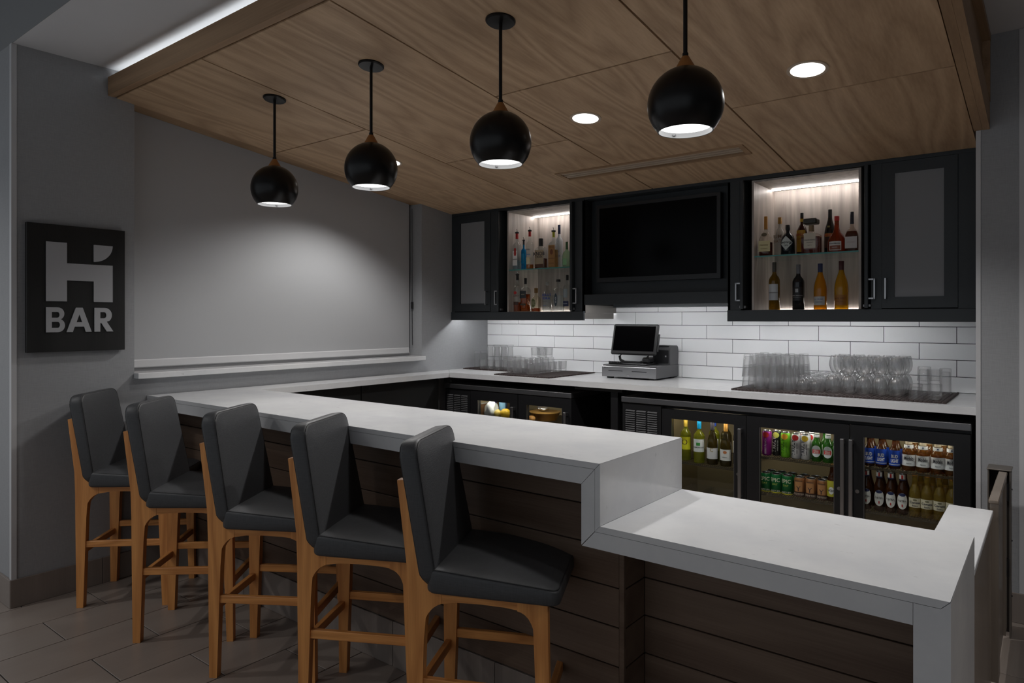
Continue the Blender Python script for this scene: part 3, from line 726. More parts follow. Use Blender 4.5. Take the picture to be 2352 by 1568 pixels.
def bay(parent, x0, x1):
    """lit bottle bay between two pocketed doors"""
    liner(parent, x0, x1, ZB1 - .002, 2.463, YBK)
    for z, y, nm in ((2.4385, 5.005, 'led_strip'), ):
        obj(nm, B(x0 + .004, x1 - .004, y, y + .006, z + .005, z + .011), 'cabled', parent, world=True)
    obj('led_strip', B(x0 + .03, x1 - .03, YBK - .018, YBK - .014, ZB1 + .0015, ZB1 + .0035), 'floorled', parent, world=True)
    zs = PY(1840, 582, 4.655)[1]
    o = obj('glass_shelf', B(x0 + .001, x1 - .001, 4.657, YBK - .012, zs - .009, zs), 'shelf_glass', parent, world=True)
    obj('shelf_edge', B(x0 + .001, x1 - .001, 4.6545, 4.657, zs - .009, zs), 'shelf_edge', parent, world=True)
    return zs
# left unit
t = thing('wall_cabinet', 'left dark wall cabinet with a narrow frosted door and a lit bottle bay', 'cabinet', (-3.6, 4.9, ZB1), group='dark wall cabinets')
m = MB()
m.box(XW + .003, -3.785, YC + .018, YB - .0005, ZB1 - .012, ZB1); m.box(XW + .003, -2.91, YC + .02, YB - .0005, ZB1 - .012, ZB1 - .003)
m.box(XW + .003, XW + .02, YC + .0165, YB - .0005, ZB1, ZT); m.box(XW + .003, -2.91, YC + .0165, YB - .0005, 2.466, ZT - .03)
m.box(-2.928, -2.911, YC, YB - .0005, ZB1, 2.466); m.box(-3.80, -3.785, YC + .0165, YB - .0005, ZB1, 2.466)
obj('carcass', m, 'cab_black', t, world=True)
m = MB()
m.box(XW + .003, -4.300, YC, YC + .0162, ZB1, 2.466); m.box(-3.871, -3.787, YC, YC + .0162, ZB1, 2.466); m.box(-3.0, -2.911, YC, YC + .0162, ZB1, 2.466)
m.box(XW + .003, -2.911, YC, YC + .0162, 2.4665, ZT); 
obj('face_frame', m, 'cab_paint', t, world=True)
obj('light_rail', B(XW + .003, -2.910, YC - .012, YC + .010, ZB0, ZB1 - .0005, bv=.002), 'cab_paint', t, world=True)
obj('end_rail', B(-2.93, -2.912, YC + .0105, 5.085, ZB0 + .012, ZB1 - .014), 'lit_end_paint', t, world=True)  # cabinet rail with the LED light on it painted in
obj('lit_end_face', B(-2.9108, -2.9098, YC + .0185, YB - .001, ZB1 - .0135, 1.6395), 'lit_end_paint', t, world=True)  # thin sheet over the dark cabinet end, coloured as if lit by the LED
shaker(t, -4.2985, -3.8725, 1.597, 2.464, .070, -3.905)
pocket(t, -3.778, '-x'); pocket(t, -3.026, '+x')
ZSH = bay(t, -3.697, -3.063)
obj('under_light', B(-4.28, -2.98, 4.69, 4.715, ZB1 - .024, ZB1 - .0125), 'underled', t, world=True)
# right unit
t = thing('wall_cabinet', 'right dark wall cabinet with a lit bottle bay and a wide frosted door', 'cabinet', (-1.04, 4.9, ZB1), group='dark wall cabinets')
XRR = -.3185
m = MB()
m.box(-1.753, XRR, YC + .0165, YB - .0005, ZB1 - .012, ZB1 - .003)
m.box(-1.753, -1.736, YC, YB - .0005, ZB1, 2.466); m.box(XRR - .016, XRR, YC + .0165, YB - .0005, ZB1, 2.466); m.box(-1.753, XRR, YC + .0165, YB - .0005, 2.466, ZT - .03)
m.box(-.862, -.847, YC + .0165, YB - .0005, ZB1, 2.466)
obj('carcass', m, 'cab_black', t, world=True)
m = MB()
m.box(-1.753, -1.664, YC, YC + .0162, ZB1, 2.466); m.box(-.868, -.810, YC, YC + .0162, ZB1, 2.466); m.box(-.4225, XRR, YC, YC + .0162, ZB1, 2.466); m.box(-1.753, XRR, YC, YC + .0162, 2.4665, ZT)
obj('face_frame', m, 'cab_paint', t, world=True)
obj('light_rail', B(-1.753, XRR, YC - .012, YC + .010, ZB0 - .004, ZB1 - .0005, bv=.002), 'cab_paint', t, world=True)
obj('end_rail', B(-1.753, -1.733, YC + .0105, YB - .001, ZB0, ZB1 - .014), 'cab_paint', t, world=True)
shaker(t, -.8085, -.4245, 1.597, 2.464, .066, -.785)
pocket(t, -1.658, '-x'); pocket(t, -.899, '+x')
bay(t, -1.585, -.942)
obj('under_light', B(-1.70, -.74, 4.69, 4.715, ZB1 - .024, ZB1 - .0125), 'underled', t, world=True)
# middle unit holding the television
YTV = 4.735
t = thing('television_niche', 'dark recessed cabinet niche between the two bottle cabinets', 'cabinet', (-2.33, 4.9, 1.64))
XA, XB = -2.9095, -1.7545
m = MB(); m.box(XA, XB, YTV, YTV + .016, 1.66, ZT); m.box(XA, XB, YC + .002, YTV, 2.47, ZT)
obj('back_panel', m, 'cab_paint', t, world=True)
obj('bottom_rail', B(XA, XB, YC, YC + .016, 1.640, 1.722), 'cab_paint', t, world=True)
obj('shelf', B(XA, XB, YC + .0165, YTV - .0005, 1.704, 1.720), 'cab_paint', t, world=True)
obj('underside', B(XA, XB, YC + .0165, YB - .001, 1.668, 1.680), 'cab_paint', t, world=True)
obj('wall_cleat', B(XA, XB, 5.075, YB - .0005, 1.628, 1.6675), 'cab_paint', t, world=True)
obj('under_light', B(XA + .06, XB - .06, 4.640, 4.658, 1.656, 1.6672), 'underled', t, world=True)  # hidden strip added to brighten the tiles under the niche
t = thing('television', 'switched off black flat screen television in the niche above the till', 'television', (-2.33, 4.70, 1.83))
x0, z1 = PY(1371, 473, 4.68); x1, _ = PY(1655, 441, 4.68); _, z0 = PY(1372, 649, 4.68)
obj('casing', B(x0, x1, 4.685, 4.734, z0, z1, bv=.004), 'black_plastic', t, world=True)
m = MB(); k = .026
m.box(x0, x0 + k, 4.676, 4.685, z0, z1); m.box(x1 - k, x1, 4.676, 4.685, z0, z1); m.box(x0 + k, x1 - k, 4.676, 4.685, z1 - k, z1); m.box(x0 + k, x1 - k, 4.676, 4.685, z0, z0 + .036)
obj('bezel', m, 'black_metal', t, world=True)
obj('screen', B(x0 + k, x1 - k, 4.681, 4.6849, z0 + .036, z1 - k), 'screen', t, world=True)
# ================================================================== COOLERS
MAT['coolled'] = emis('coolled', (1.0, .95, .84), LIGHT['fridge'])
YFR = 4.37
def door(parent, x0, x1, gx0, gx1, hx, zt, zb=.10, gt=.850, gb=.20, lock=None, ht=.835, hb=.37):
    y0, y1 = YFR, YFR + .045
    m = MB(); m.box(x0, gx0, y0, y1, zb, zt); m.box(gx1, x1, y0, y1, zb, zt); m.box(gx0, gx1, y0, y1, gt, zt); m.box(gx0, gx1, y0, y1, zb, gb)
    o = obj('door', m, 'fridge_black', parent, world=True)
    obj('door_pane', B(gx0 + .0003, gx1 - .0003, y0 + .018, y0 + .022, gb + .0003, gt - .0003), 'pane', o)
    k = .004
    obj('gasket', B(gx0 + .0005, gx0 + k, y0 + .003, y0 + .017, gb + .001, gt - .001), 'steel_dull', o)
    obj('gasket', B(gx1 - k, gx1 - .0005, y0 + .003, y0 + .017, gb + .001, gt - .001), 'steel_dull', o)
    m = MB(); m.box(hx - .011, hx + .011, y0 - .045, y0 - .034, hb, ht, bv=.003); m.box(hx - .008, hx + .008, y0 - .034, y0, ht - .03, ht - .005); m.box(hx - .008, hx + .008, y0 - .034, y0, hb + .005, hb + .03)
    obj('handle', m, 'steel', o)
    if lock: obj('lock', MB().tube([(lock[0], y0 - .004, lock[1]), (lock[0], y0, lock[1])], .011, 16), 'steel', o)
    return o
def cooler(name, label, x0, x1, ztop, comp, cells, nled):
    t = thing(name, label, 'cooler', ((x0 + x1) / 2, 4.7, 0), group='black back bar coolers')
    yb = 5.0; y0 = YFR + .047
    m = MB(); m.box(x0, x1, y0, yb, .05, .08); m.box(x0, x1, yb - .03, yb, .08, ztop - .04); m.box(x1 - .02, x1, y0, yb - .03, .08, ztop - .04); m.box(x0, x0 + .02, y0, yb - .03, .08, ztop - .04)
    m.box(comp - .012, comp + .004, y0, yb - .03, .08, ztop - .06); m.box(x0 + .02, x1 - .02, y0, yb - .03, ztop - .062, ztop - .04)
    m.box(x0 + .02, comp - .012, y0, y0 + .04, .08, ztop - .062)
    obj('carcass', m, 'fridge_black', t, world=True)
    obj('kick_plate', B(x0 + .01, x1 - .01, YFR + .06, YFR + .07, .001, .05), 'fridge_black', t, world=True)
    obj('top_band', B(x0 - .002, x1 + .002, YFR - .006, yb, ztop - .0385, ztop, bv=.003), 'steel_dull', t, world=True)
    m = MB(); a, b = comp + .006, x1 - .021
    m.box(a, b, yb - .034, yb - .031, .082, ztop - .064); m.box(a, b, y0 + .01, yb - .035, .081, .084); m.box(a - .001, a + .002, y0 + .01, yb - .035, .085, ztop - .064); m.box(b - .002, b, y0 + .01, yb - .035, .085, ztop - .064)
    m.box(a + .003, b - .003, y0 + .01, yb - .035, ztop - .066, ztop - .063)
    obj('liner', m, 'fridge_liner', t, world=True)
    for (a, b) in cells:
        obj('cooler_light', B(a, b, y0 + .015, y0 + .03, ztop - .082, ztop - .070), 'coolled', t, world=True)
    # louvred compressor grille
    gp = obj('grille_panel', B(x0 + .004, comp - .004, YFR + .006, YFR + .045, .10, ztop - .047), 'fridge_black', t, world=True)
    m = MB(); W = comp - x0; z = ztop - .10
    while z > .30:
        for k in range(3):
            a = x0 + W * (.10 + .28 * k); b = a + W * .235
            m.add([(a, YFR - .004, z), (b, YFR - .004, z), (b, YFR + .006, z + .0085), (a, YFR + .006, z + .0085), (a, YFR + .006, z - .001), (b, YFR + .006, z - .001)],
                  [(0, 1, 2, 3), (0, 4, 5, 1), (0, 3, 4), (1, 5, 2)])
        z -= .0155
    tag(obj('louvre', m, 'grey_plastic', gp), kind='stuff')
    return t
f2 = cooler('bottle_cooler', 'three door black cooler full of beer and cans on the right', -2.436, -.343, .9755, -2.128, [(-2.06, -1.60), (-1.47, -1.01), (-.87, -.41)], 3)
door(f2, -2.122, -1.541, -2.056, -1.617, -1.569, .912, lock=(-1.590, .535))
door(f2, -1.537, -.9345, -1.459, -1.017, -.966, .914, lock=(-.990, .535))
door(f2, -.9305, -.345, -.861, -.419, -.921, .916, lock=(-.893, .533))
f1 = cooler('bottle_cooler', 'two door black cooler under the left glass mats', -4.19, -2.868, .968, -3.892, [(-3.81, -3.46), (-3.30, -2.95)], 2)
door(f1, -3.888, -3.382, -3.812, -3.461, -3.412, .924, gt=.848, ht=.825)
door(f1, -3.375, -2.868, -3.298, -2.952, -2.905, .924, gt=.848, ht=.825)
def wire_shelf(parent, x0, x1, z, y0=4.428, y1=4.94):
    m = MB()
    for y in (y0, y0 + .17, y1): m.box(x0, x1, y - .0025, y + .0025, z - .008, z - .003)
    m.box(x0, x1, y0 - .0035, y0 - .0005, z - .016, z - .011)
    n = int((x1 - x0) / .0135)
    for k in range(n + 1):
        x = x0 + .003 + (x1 - x0 - .006) * k / n
        m.box(x - .0013, x + .0013, y0 - .003, y1, z - .003, z)
        m.box(x - .0013, x + .0013, y0 - .006, y0 - .003, z - .014, z)
    return tag(obj('wire_shelf', m, 'wire', parent, world=True), kind='stuff')
def shz(u, v, y=4.428): return PY(u, v, y)[1]
Z31, Z32 = shz(2085, 1082), shz(2085, 1186)
Z21, Z22 = shz(1830, 1056), shz(1830, 1142)
Z11 = shz(1640, 1069)
wire_shelf(f2, -.905, -.37, Z31); wire_shelf(f2, -.905, -.37, Z32)
wire_shelf(f2, -1.515, -.97, Z21); wire_shelf(f2, -1.515, -.97, Z22)
wire_shelf(f2, -2.10, -1.58, Z11)
ZF1 = .70
wire_shelf(f1, -3.86, -3.42, ZF1); wire_shelf(f1, -3.35, -2.91, ZF1)

# ================================================================== LETTERING
_txt = {}
def text_verts(s_, h, bold=0.0):
    """glyph faces of the built in font, cap height h, centred on the origin"""
    key = (s_, round(bold, 4))
    if key not in _txt:
        cu = bpy.data.curves.new('txt', 'FONT'); cu.body = s_; cu.align_x = 'CENTER'; cu.resolution_u = 2; cu.offset = bold
        tmp = bpy.data.objects.new('txt', cu); COL.objects.link(tmp); bpy.context.view_layer.update()
        me = bpy.data.meshes.new_from_object(tmp.evaluated_get(bpy.context.evaluated_depsgraph_get()))
        vs_ = [(v.co.x, v.co.y) for v in me.vertices]; fs_ = [tuple(p.vertices) for p in me.polygons]
        bpy.data.objects.remove(tmp); bpy.data.curves.remove(cu); bpy.data.meshes.remove(me)
        x0 = min(v[0] for v in vs_); x1 = max(v[0] for v in vs_); y0 = min(v[1] for v in vs_); y1 = max(v[1] for v in vs_)
        _txt[key] = ([((a - (x0 + x1) / 2) / (y1 - y0), (b - (y0 + y1) / 2) / (y1 - y0)) for a, b in vs_], fs_)
    vs_, fs_ = _txt[key]
    return [(a * h, b * h) for a, b in vs_], fs_
def text_on(parent, s_, h, z, r, mt, ang=0.0, vert=False, flat=None, width=None, bold=.012, name='lettering'):
    """lettering wrapped on radius r (or flat on y = -flat), facing -y, centred at height z"""
    vs_, fs_ = text_verts(s_, h, bold)
    if width:
        wd = max(v[0] for v in vs_) - min(v[0] for v in vs_); k = width / wd; vs_ = [(a * k, b) for a, b in vs_]
    if vert: vs_ = [(-b, a) for a, b in vs_]
    out = []
    for a, b in vs_:
        if flat is not None: out.append((a, -flat, z + b))
        else:
            th = a / r + ang; out.append((r * math.sin(th), -r * math.cos(th), z + b))
    return obj(name, MB().add(out, fs_), mt, parent)
def patch(parent, r, z0, z1, half, mt, ang=0.0, flat=None, name='label', shape=None):
    """paper label: arc patch on radius r or flat rectangle; shape 'oval' or 'diamond' trims the outline"""
    m = MB()
    if shape:
        n = 28; zc_, hz = (z0 + z1) / 2, (z1 - z0) / 2; pts = []
        for k in range(n):
            t = 2 * PI * k / n; c, s_ = math.cos(t), math.sin(t)
            if shape == 'diamond': d = abs(c) + abs(s_); c, s_ = c / d, s_ / d
            pts.append((half * c, zc_ + hz * s_))
        def P3(a, b): return (a, -flat, b) if flat is not None else (r * math.sin(a / r + ang), -r * math.cos(a / r + ang), b)
        vs_ = [P3(0, zc_)] + [P3(a * f, zc_ + (b - zc_) * f) for f in (.5, 1.0) for a, b in pts]
        fs_ = [(0, 1 + k, 1 + (k + 1) % n) for k in range(n)] + [(1 + k, 1 + n + k, 1 + n + (k + 1) % n, 1 + (k + 1) % n) for k in range(n)]
        m.add(vs_, fs_)
    elif flat is not None:
        m.add([(-half, -flat, z0), (half, -flat, z0), (half, -flat, z1), (-half, -flat, z1)], [(0, 1, 2, 3)])
    else:
        n = 14; vs_ = []
        for k in range(n + 1):
            t = ang + (-half + 2 * half * k / n) / r
            vs_ += [(r * math.sin(t), -r * math.cos(t), z0), (r * math.sin(t), -r * math.cos(t), z1)]
        m.add(vs_, [(2 * k, 2 * k + 2, 2 * k + 3, 2 * k + 1) for k in range(n)])
    return obj(name, m, mt, parent, smooth=flat is None)

_cm = {}
def C(r, g_, b, rough=.45, metal=0.0):
    k = (r, g_, b, rough, metal)
    if k not in _cm:
        nm = 'paint_%d' % len(_cm); mat(nm, (r, g_, b), rough, metal); _cm[k] = nm
    return _cm[k]
def G(r, g_, b, bf=0.0, body=None):
    k = ('g', r, g_, b, bf)
    if k not in _cm:
        nm = 'tint_%d' % len(_cm); thin_glass(nm, (r, g_, b), gloss=.8, body=body or (r, g_, b), bfac=bf); _cm[k] = nm
    return _cm[k]
WHITE, CREAM, BLACK, DGREY = C(.72, .72, .70), C(.66, .60, .40), C(.012, .012, .013), C(.03, .03, .035)
GOLD, RED, SILVER = C(.55, .27, .05, .3, .5), C(.45, .02, .02), C(.62, .62, .64, .25, .9)
BLUE, NAVY, INK, GREEN = C(.01, .06, .42), C(.02, .03, .10), C(.02, .02, .03), C(.02, .22, .04)

# ================================================================== BOTTLES
SHAPES = {   # (radius fraction, height fraction)
    'bordeaux': [(.93, 0), (1, .012), (1, .60), (.97, .635), (.80, .685), (.50, .73), (.37, .765), (.34, .80), (.34, 1.0)],
    'burgundy': [(.93, 0), (1, .012), (1, .42), (.96, .50), (.82, .60), (.58, .70), (.40, .78), (.345, .84), (.335, 1.0)],
    'spirit': [(.93, 0), (1, .012), (1, .62), (.95, .66), (.70, .705), (.42, .735), (.35, .77), (.33, 1.0)],
    'cognac': [(.90, 0), (1, .02), (1, .36), (.95, .44), (.72, .53), (.40, .60), (.28, .66), (.24, .76), (.23, 1.0)],
    'onion': [(.80, 0), (.97, .03), (1, .20), (.96, .34), (.72, .47), (.42, .56), (.29, .66), (.25, .78), (.23, 1.0)],
    'jug': [(.85, 0), (1, .03), (1, .40), (.96, .52), (.80, .63), (.50, .71), (.30, .75), (.28, 1.0)],
    'beer': [(.92, 0), (1, .015), (1, .50), (.96, .56), (.78, .65), (.56, .74), (.46, .82), (.42, .95), (.44, 1.0)],
    'stubby': [(.92, 0), (1, .015), (1, .56), (.93, .63), (.66, .72), (.50, .80), (.43, .93), (.44, 1.0)],
    'block': [(.94, 0), (1, .015), (1, .60), (.95, .66), (.72, .71), (.38, .735), (.30, .76), (.28, 1.0)],
    'crown': [(.82, 0), (.94, .03), (1, .25), (.98, .45), (.80, .58), (.45, .66), (.30, .70), (.28, 1.0)],
}
def body(prof, R, Hh, sq=None, seg=24, shrink=0.0, upto=1.0):
    """round body, or squarish one when sq = (depth ratio, exponent)"""
    rings = []; pr = [(r * R, z * Hh) for r, z in prof]
    if upto < 1.0:
        cut = upto * Hh; out = [p for p in pr if p[1] < cut]
        a = out[-1]; b = [p for p in pr if p[1] >= cut][0]; f = (cut - a[1]) / (b[1] - a[1]); out.append((a[0] + (b[0] - a[0]) * f, cut)); pr = out
    pr = [(max(r - shrink, .002), z + (shrink if i == 0 else 0)) for i, (r, z) in enumerate(pr)]
    for r, z in pr:
        f = max(0, min(1, (r / R - .40) / .35)) if sq else 0
        ring = []
        for k in range(seg):
            a = 2 * PI * k / seg; c, s_ = math.cos(a), math.sin(a)
            if sq:
                e_ = 2 + (sq[1] - 2) * f; q = (abs(c) ** e_ + abs(s_) ** e_) ** (-1 / e_); dy = 1 + (sq[0] - 1) * f
                ring.append((r * c * q, r * s_ * q * dy, z))
            else: ring.append((r * c, r * s_, z))
        rings.append(ring)
    return MB().loft(rings)
def bottle(label, x, y, z, R, Hh, shape, glass, liquid=None, fill=.6, cap=None, cap0=.86, capr=1.10, sq=None, spout=False, rot=0.0, cat='bottle', name='bottle', group=None, labels=(), texts=()):
    t = thing(name, label, cat, (x, y, z), rot, group)
    pr = SHAPES[shape]; nr = pr[-1][0] * R
    hb = Hh * (.90 if spout else 1.0)
    obj('glass_body', body(pr, R, hb, sq), glass, t, smooth=True, ang=50)
    if liquid: obj('liquid', body(pr, R, hb, sq, seg=20, shrink=.0022, upto=fill), liquid, t, smooth=True, ang=50)
    if cap: obj('cap', MB().lathe([(nr * capr, hb * cap0), (nr * capr, hb * 1.0), (nr * capr * .9, hb * 1.006), (.001, hb * 1.006)], 18), cap, t, smooth=True, ang=50)
    if spout:
        o = obj('pour_spout', MB().lathe([(nr * 1.25, hb * .985), (nr * 1.55, hb * 1.0), (nr * 1.5, hb * 1.025), (nr * .7, hb * 1.035), (nr * .4, hb * 1.04)], 16), BLACK, t, smooth=True)
        obj('spout_tip', MB().tube([(0, 0, hb * 1.035), (.001, 0, hb * 1.06), (-.006, 0, hb * 1.11)], .0028, 8), SILVER, o, smooth=True)
    fr_ = None if not sq else R * sq[0] + .0008
    for li, lb in enumerate(labels):
        z0, z1, hf, mt = lb[:4]; shp = lb[4] if len(lb) > 4 else None; an = lb[5] if len(lb) > 5 else 0.0; rr_ = lb[6] if len(lb) > 6 else R
        patch(t, rr_ + .0007 + .0005 * li, z0 * Hh, z1 * Hh, hf * R, mt, an, (fr_ + .0005 * li) if fr_ else None, shape=shp)
    for tx in texts:
        s_, h, zz, mt = tx[:4]; kw = tx[4] if len(tx) > 4 else {}
        text_on(t, s_, h * Hh, zz * Hh, R + .0012 + .0006 * len(labels), mt, flat=(fr_ + .0004 + .0006 * len(labels) if fr_ else None), **kw)
    return t
CLEAR = 'bottle_clear'
ROW, BACK = 4.765, 4.90
def at(u, top, zb, y):          # bottle centre column u, top pixel row -> x, height
    x, _ = PY(u, 700, y); return x, PY(u, top, y)[1] - zb
def hwm(px, x, y): return px * depth(x, y) / F_PX
def shelf_bottle(label, u, hw, top, zb, y, *a, **k):
    x, Hh = at(u, top, zb, y); return bottle(label, x, y, zb + .0006, hwm(hw, x, y) * .97, Hh, *a, **k)
ZU, ZD = ZSH, ZB1 + .0015
AMB = G(.80, .30, .05, .35, (.42, .10, .015)); DAMB = G(.42, .10, .03, .5, (.10, .018, .008)); BROWN = G(.30, .10, .03, .35, (.06, .02, .01))
# left bay, upper shelf
shelf_bottle('clear gin bottle with a red label at the left end of the upper glass shelf', 1187.5, 9.5, 526, ZU, 4.702, 'spirit', CLEAR, G(.75, .90, .95), .25, sq=(.8, 5), spout=True, cap=RED, cap0=.84,
    labels=((.10, .46, .70, WHITE), (.34, .52, .30, RED)), texts=(('GIN', .035, .40, RED), ('LONDON', .022, .25, INK)))
shelf_bottle('slim sky blue liqueur bottle with a pourer on the upper glass shelf', 1203, 6.5, 545, ZU, 4.80, 'spirit', G(.10, .55, .85, .4, (.0, .35, .70)), None, spout=True, cap=BLACK, cap0=.86, labels=((.2, .5, .6, C(.0, .38, .75)),))
shelf_bottle('clear vodka bottle with a red collar and blue lettering on the upper glass shelf', 1217, 9.0, 521, ZU, 4.72, 'spirit', CLEAR, G(.85, .45, .10, .3, (.5, .2, .03)), .12, spout=True, cap=RED, cap0=.86,
    labels=((.12, .28, .8, CREAM),), texts=(('VODKA', .03, .46, NAVY), ('CITRON', .028, .34, C(.02, .25, .55))))
shelf_bottle('square amber bourbon bottle with black cap labelled KNOB CREEK', 1242.5, 15.0, 548, ZU, ROW, 'block', CLEAR, G(.55, .16, .04, .45, (.22, .05, .012)), .34, sq=(.5, 6), cap=BLACK, cap0=.76, capr=1.25,
    labels=((.06, .62, .86, C(.42, .33, .22)), (.06, .16, .80, C(.10, .035, .015))), texts=(('KNOB', .12, .50, INK, dict(bold=.02)), ('CREEK', .07, .395, INK)))
shelf_bottle('brown labelled tequila bottle with a pourer beside the frosted bottle', 1271.5, 10.6, 522, ZU, ROW, 'spirit', CLEAR, G(.85, .62, .30, .2, (.5, .3, .1)), .5, sq=(.8, 5), spout=True, cap=C(.55, .55, .03), cap0=.84, capr=.85,
    labels=((.04, .56, .88, C(.36, .18, .055)), (.33, .46, .40, C(.16, .05, .02), 'oval')), texts=(("TITO'S", .045, .51, C(.12, .05, .02)), ('HANDMADE', .025, .24, C(.14, .06, .02)), ('VODKA', .03, .12, C(.14, .06, .02))))
shelf_bottle('tall frosted white vodka bottle with a dark blue cap', 1284.5, 9.0, 517, ZU, BACK, 'spirit', C(.70, .74, .80, .35), None, cap=NAVY, cap0=.80, capr=1.12, labels=((.25, .45, .6, C(.60, .66, .80)),), texts=(('GREY', .035, .40, C(.05, .1, .5)), ('GOOSE', .035, .30, C(.05, .1, .5))))
shelf_bottle('clear tequila bottle with a green tint at the right end of the upper glass shelf', 1302, 10.0, 556, ZU, ROW, 'crown', G(.70, .88, .72), None, sq=(.9, 4), cap=C(.05, .12, .05), cap0=.72, labels=((.10, .35, .5, C(.25, .5, .25)),))
# left bay, cabinet floor
shelf_bottle('rum bottle with a pourer, amber at the bottom, leftmost on the left bay floor', 1188.5, 9.2, 622, ZD, 4.702, 'spirit', CLEAR, AMB, .25, spout=True, cap=BLACK, cap0=.86, labels=((.16, .24, .86, C(.05, .02, .01)), (.42, .50, .5, RED, 'oval')),
    texts=(('BACARDI', .034, .385, C(.12, .02, .02)),))
shelf_bottle('square amber whisky bottle with a slanted black label', 1207, 10.0, 639, ZD, 4.735, 'block', CLEAR, G(.88, .36, .06, .35, (.52, .14, .02)), .52, sq=(1.0, 6), cap=BLACK, cap0=.82, capr=1.2, labels=((.40, .62, .90, C(.02, .03, .035)), (.18, .24, .8, C(.05, .04, .02))),
    texts=(('JOHNNIE WALKER', .03, .51, C(.5, .42, .25), dict(width=.034)),))
shelf_bottle('short round whisky bottle with an olive oval label', 1231.5, 12.5, 662, ZD, ROW, 'crown', G(.90, .88, .80), AMB, .15, cap=C(.25, .13, .03), cap0=.80, capr=1.25, labels=((.12, .58, .62, CREAM, 'oval'), (.17, .55, .48, C(.14, .15, .05), 'oval')), texts=(('CROWN', .045, .40, CREAM), ('ROYAL', .045, .32, CREAM)))
shelf_bottle('clear vodka bottle with blue lettering ABSOLUT VODKA', 1257.0, 11.6, 648, ZD, ROW, 'jug', CLEAR, G(.90, .94, .96), .55, cap=C(.35, .37, .38, .3, .5), cap0=.90, texts=(('ABSOLUT', .085, .56, BLUE, dict(bold=.02)), ('VODKA', .085, .45, BLUE, dict(bold=.02)), ('Country of Sweden', .028, .34, INK), ('IMPORTED', .02, .20, C(.05, .15, .45))))
shelf_bottle('clear square tequila bottle with a dark leaf shaped label', 1282.5, 12.4, 642, ZD, ROW, 'block', CLEAR, G(.90, .94, .96), .5, sq=(.9, 5), cap=DGREY, cap0=.93, capr=1.5, labels=((.16, .56, .36, C(.03, .06, .085), 'oval'),), texts=(('SILVER', .05, .36, C(.6, .65, .7), dict(vert=True)),))
shelf_bottle('clear bottle with a dark blue band at the right end of the left bay floor', 1303, 10.0, 632, ZD, ROW, 'block', CLEAR, None, cap=BLACK, cap0=.86, labels=((.14, .28, .88, NAVY), (.38, .62, .6, C(.30, .36, .38))), texts=(('TEQUILA', .03, .21, C(.6, .62, .7)),))
# right bay, glass shelf
shelf_bottle('cognac bottle with a cream label at the left end of the right bay shelf', 1759.2, 15.2, 498, ZU, 4.715, 'cognac', G(.92, .90, .86), DAMB, .34, sq=(.8, 3), cap=C(.45, .20, .03, .4), cap0=.68, capr=1.15, labels=((.11, .38, .88, C(.60, .55, .30)), (.49, .58, .42, C(.09, .06, .02), 'oval')), texts=(('Hennessy', .05, .27, C(.18, .12, .03)), ('COGNAC', .028, .18, C(.18, .12, .03))))
shelf_bottle('white cream liqueur bottle with a gold cap behind the black gin bottle', 1791.5, 14.0, 500, ZU, BACK, 'jug', G(.86, .86, .84, .35, (.62, .60, .56)), None, cap=C(.35, .18, .03, .35), cap0=.84, capr=1.2, texts=(('RUM', .09, .52, C(.10, .05, .02), dict(ang=-.3)), ('CHATA', .08, .40, C(.10, .05, .02), dict(ang=-.2))))
shelf_bottle('black apothecary gin bottle with a white diamond label', 1809.7, 16.0, 517, ZU, ROW, 'jug', C(.008, .012, .016, .15), None, cap=BLACK, cap0=.84, capr=1.15, labels=((.17, .63, .98, C(.55, .60, .58), 'diamond'),), texts=(("HENDRICK'S", .06, .42, INK), ('GIN', .05, .32, INK)))
shelf_bottle('dark red coffee liqueur bottle with a yellow label behind the square bottle', 1842, 12.6, 490, ZU, BACK, 'jug', G(.25, .04, .02, .5, (.06, .008, .004)), None, cap=BLACK, cap0=.90, labels=((.10, .60, .9, C(.55, .30, .02)), (.80, .87, .36, C(.55, .35, .02), None, 0.0, .0115)), texts=(('KAHLUA', .06, .50, RED), ('COFFEE', .04, .40, C(.30, .06, .01))))
o = shelf_bottle('square amaretto bottle with a wide black cap and cream label', 1863.6, 21.0, 518, ZU, ROW, 'block', G(.92, .88, .86), G(.50, .12, .05, .5, (.16, .025, .012)), .60, sq=(.7, 8), cap=C(.30, .22, .12), cap0=.80, capr=1.0, labels=((.20, .72, .62, C(.52, .48, .40)),), texts=(('DISARONNO', .045, .48, INK, dict(bold=.015)), ('ORIGINALE', .03, .40, INK), ('AMARETTO', .02, .30, INK)))
hcap = PY(1863, 503, ROW)[1] - ZU
obj('square_stopper', B(-.042, .042, -.042, .042, hcap - .036, hcap, bv=.006), C(.02, .016, .008, .3), o)
shelf_bottle('dark cream liqueur bottle with a long black neck, tallest on the right bay shelf', 1906.5, 12.8, 482, ZU, BACK, 'burgundy', C(.012, .008, .006, .15), None, cap=BLACK, cap0=.72, capr=1.08, labels=((.16, .42, .9, C(.06, .02, .01)), (.40, .47, .7, C(.50, .22, .03))), texts=(('BAILEYS', .045, .435, RED), ('88', .04, .62, C(.5, .42, .12))))
shelf_bottle('round orange liqueur bottle with a red cap and white framed label', 1922, 20.0, 497, ZU, ROW, 'onion', G(.75, .20, .05, .45, (.30, .05, .012)), None, cap=RED, cap0=.88, capr=1.2, labels=((.06, .30, .72, C(.62, .60, .58)), (.08, .19, .62, C(.22, .06, .03)), (.78, .87, .26, C(.6, .58, .55), None, 0.0, .0075)), texts=(('Grand Marnier', .035, .245, INK), ('LIQUEUR', .03, .135, WHITE)))
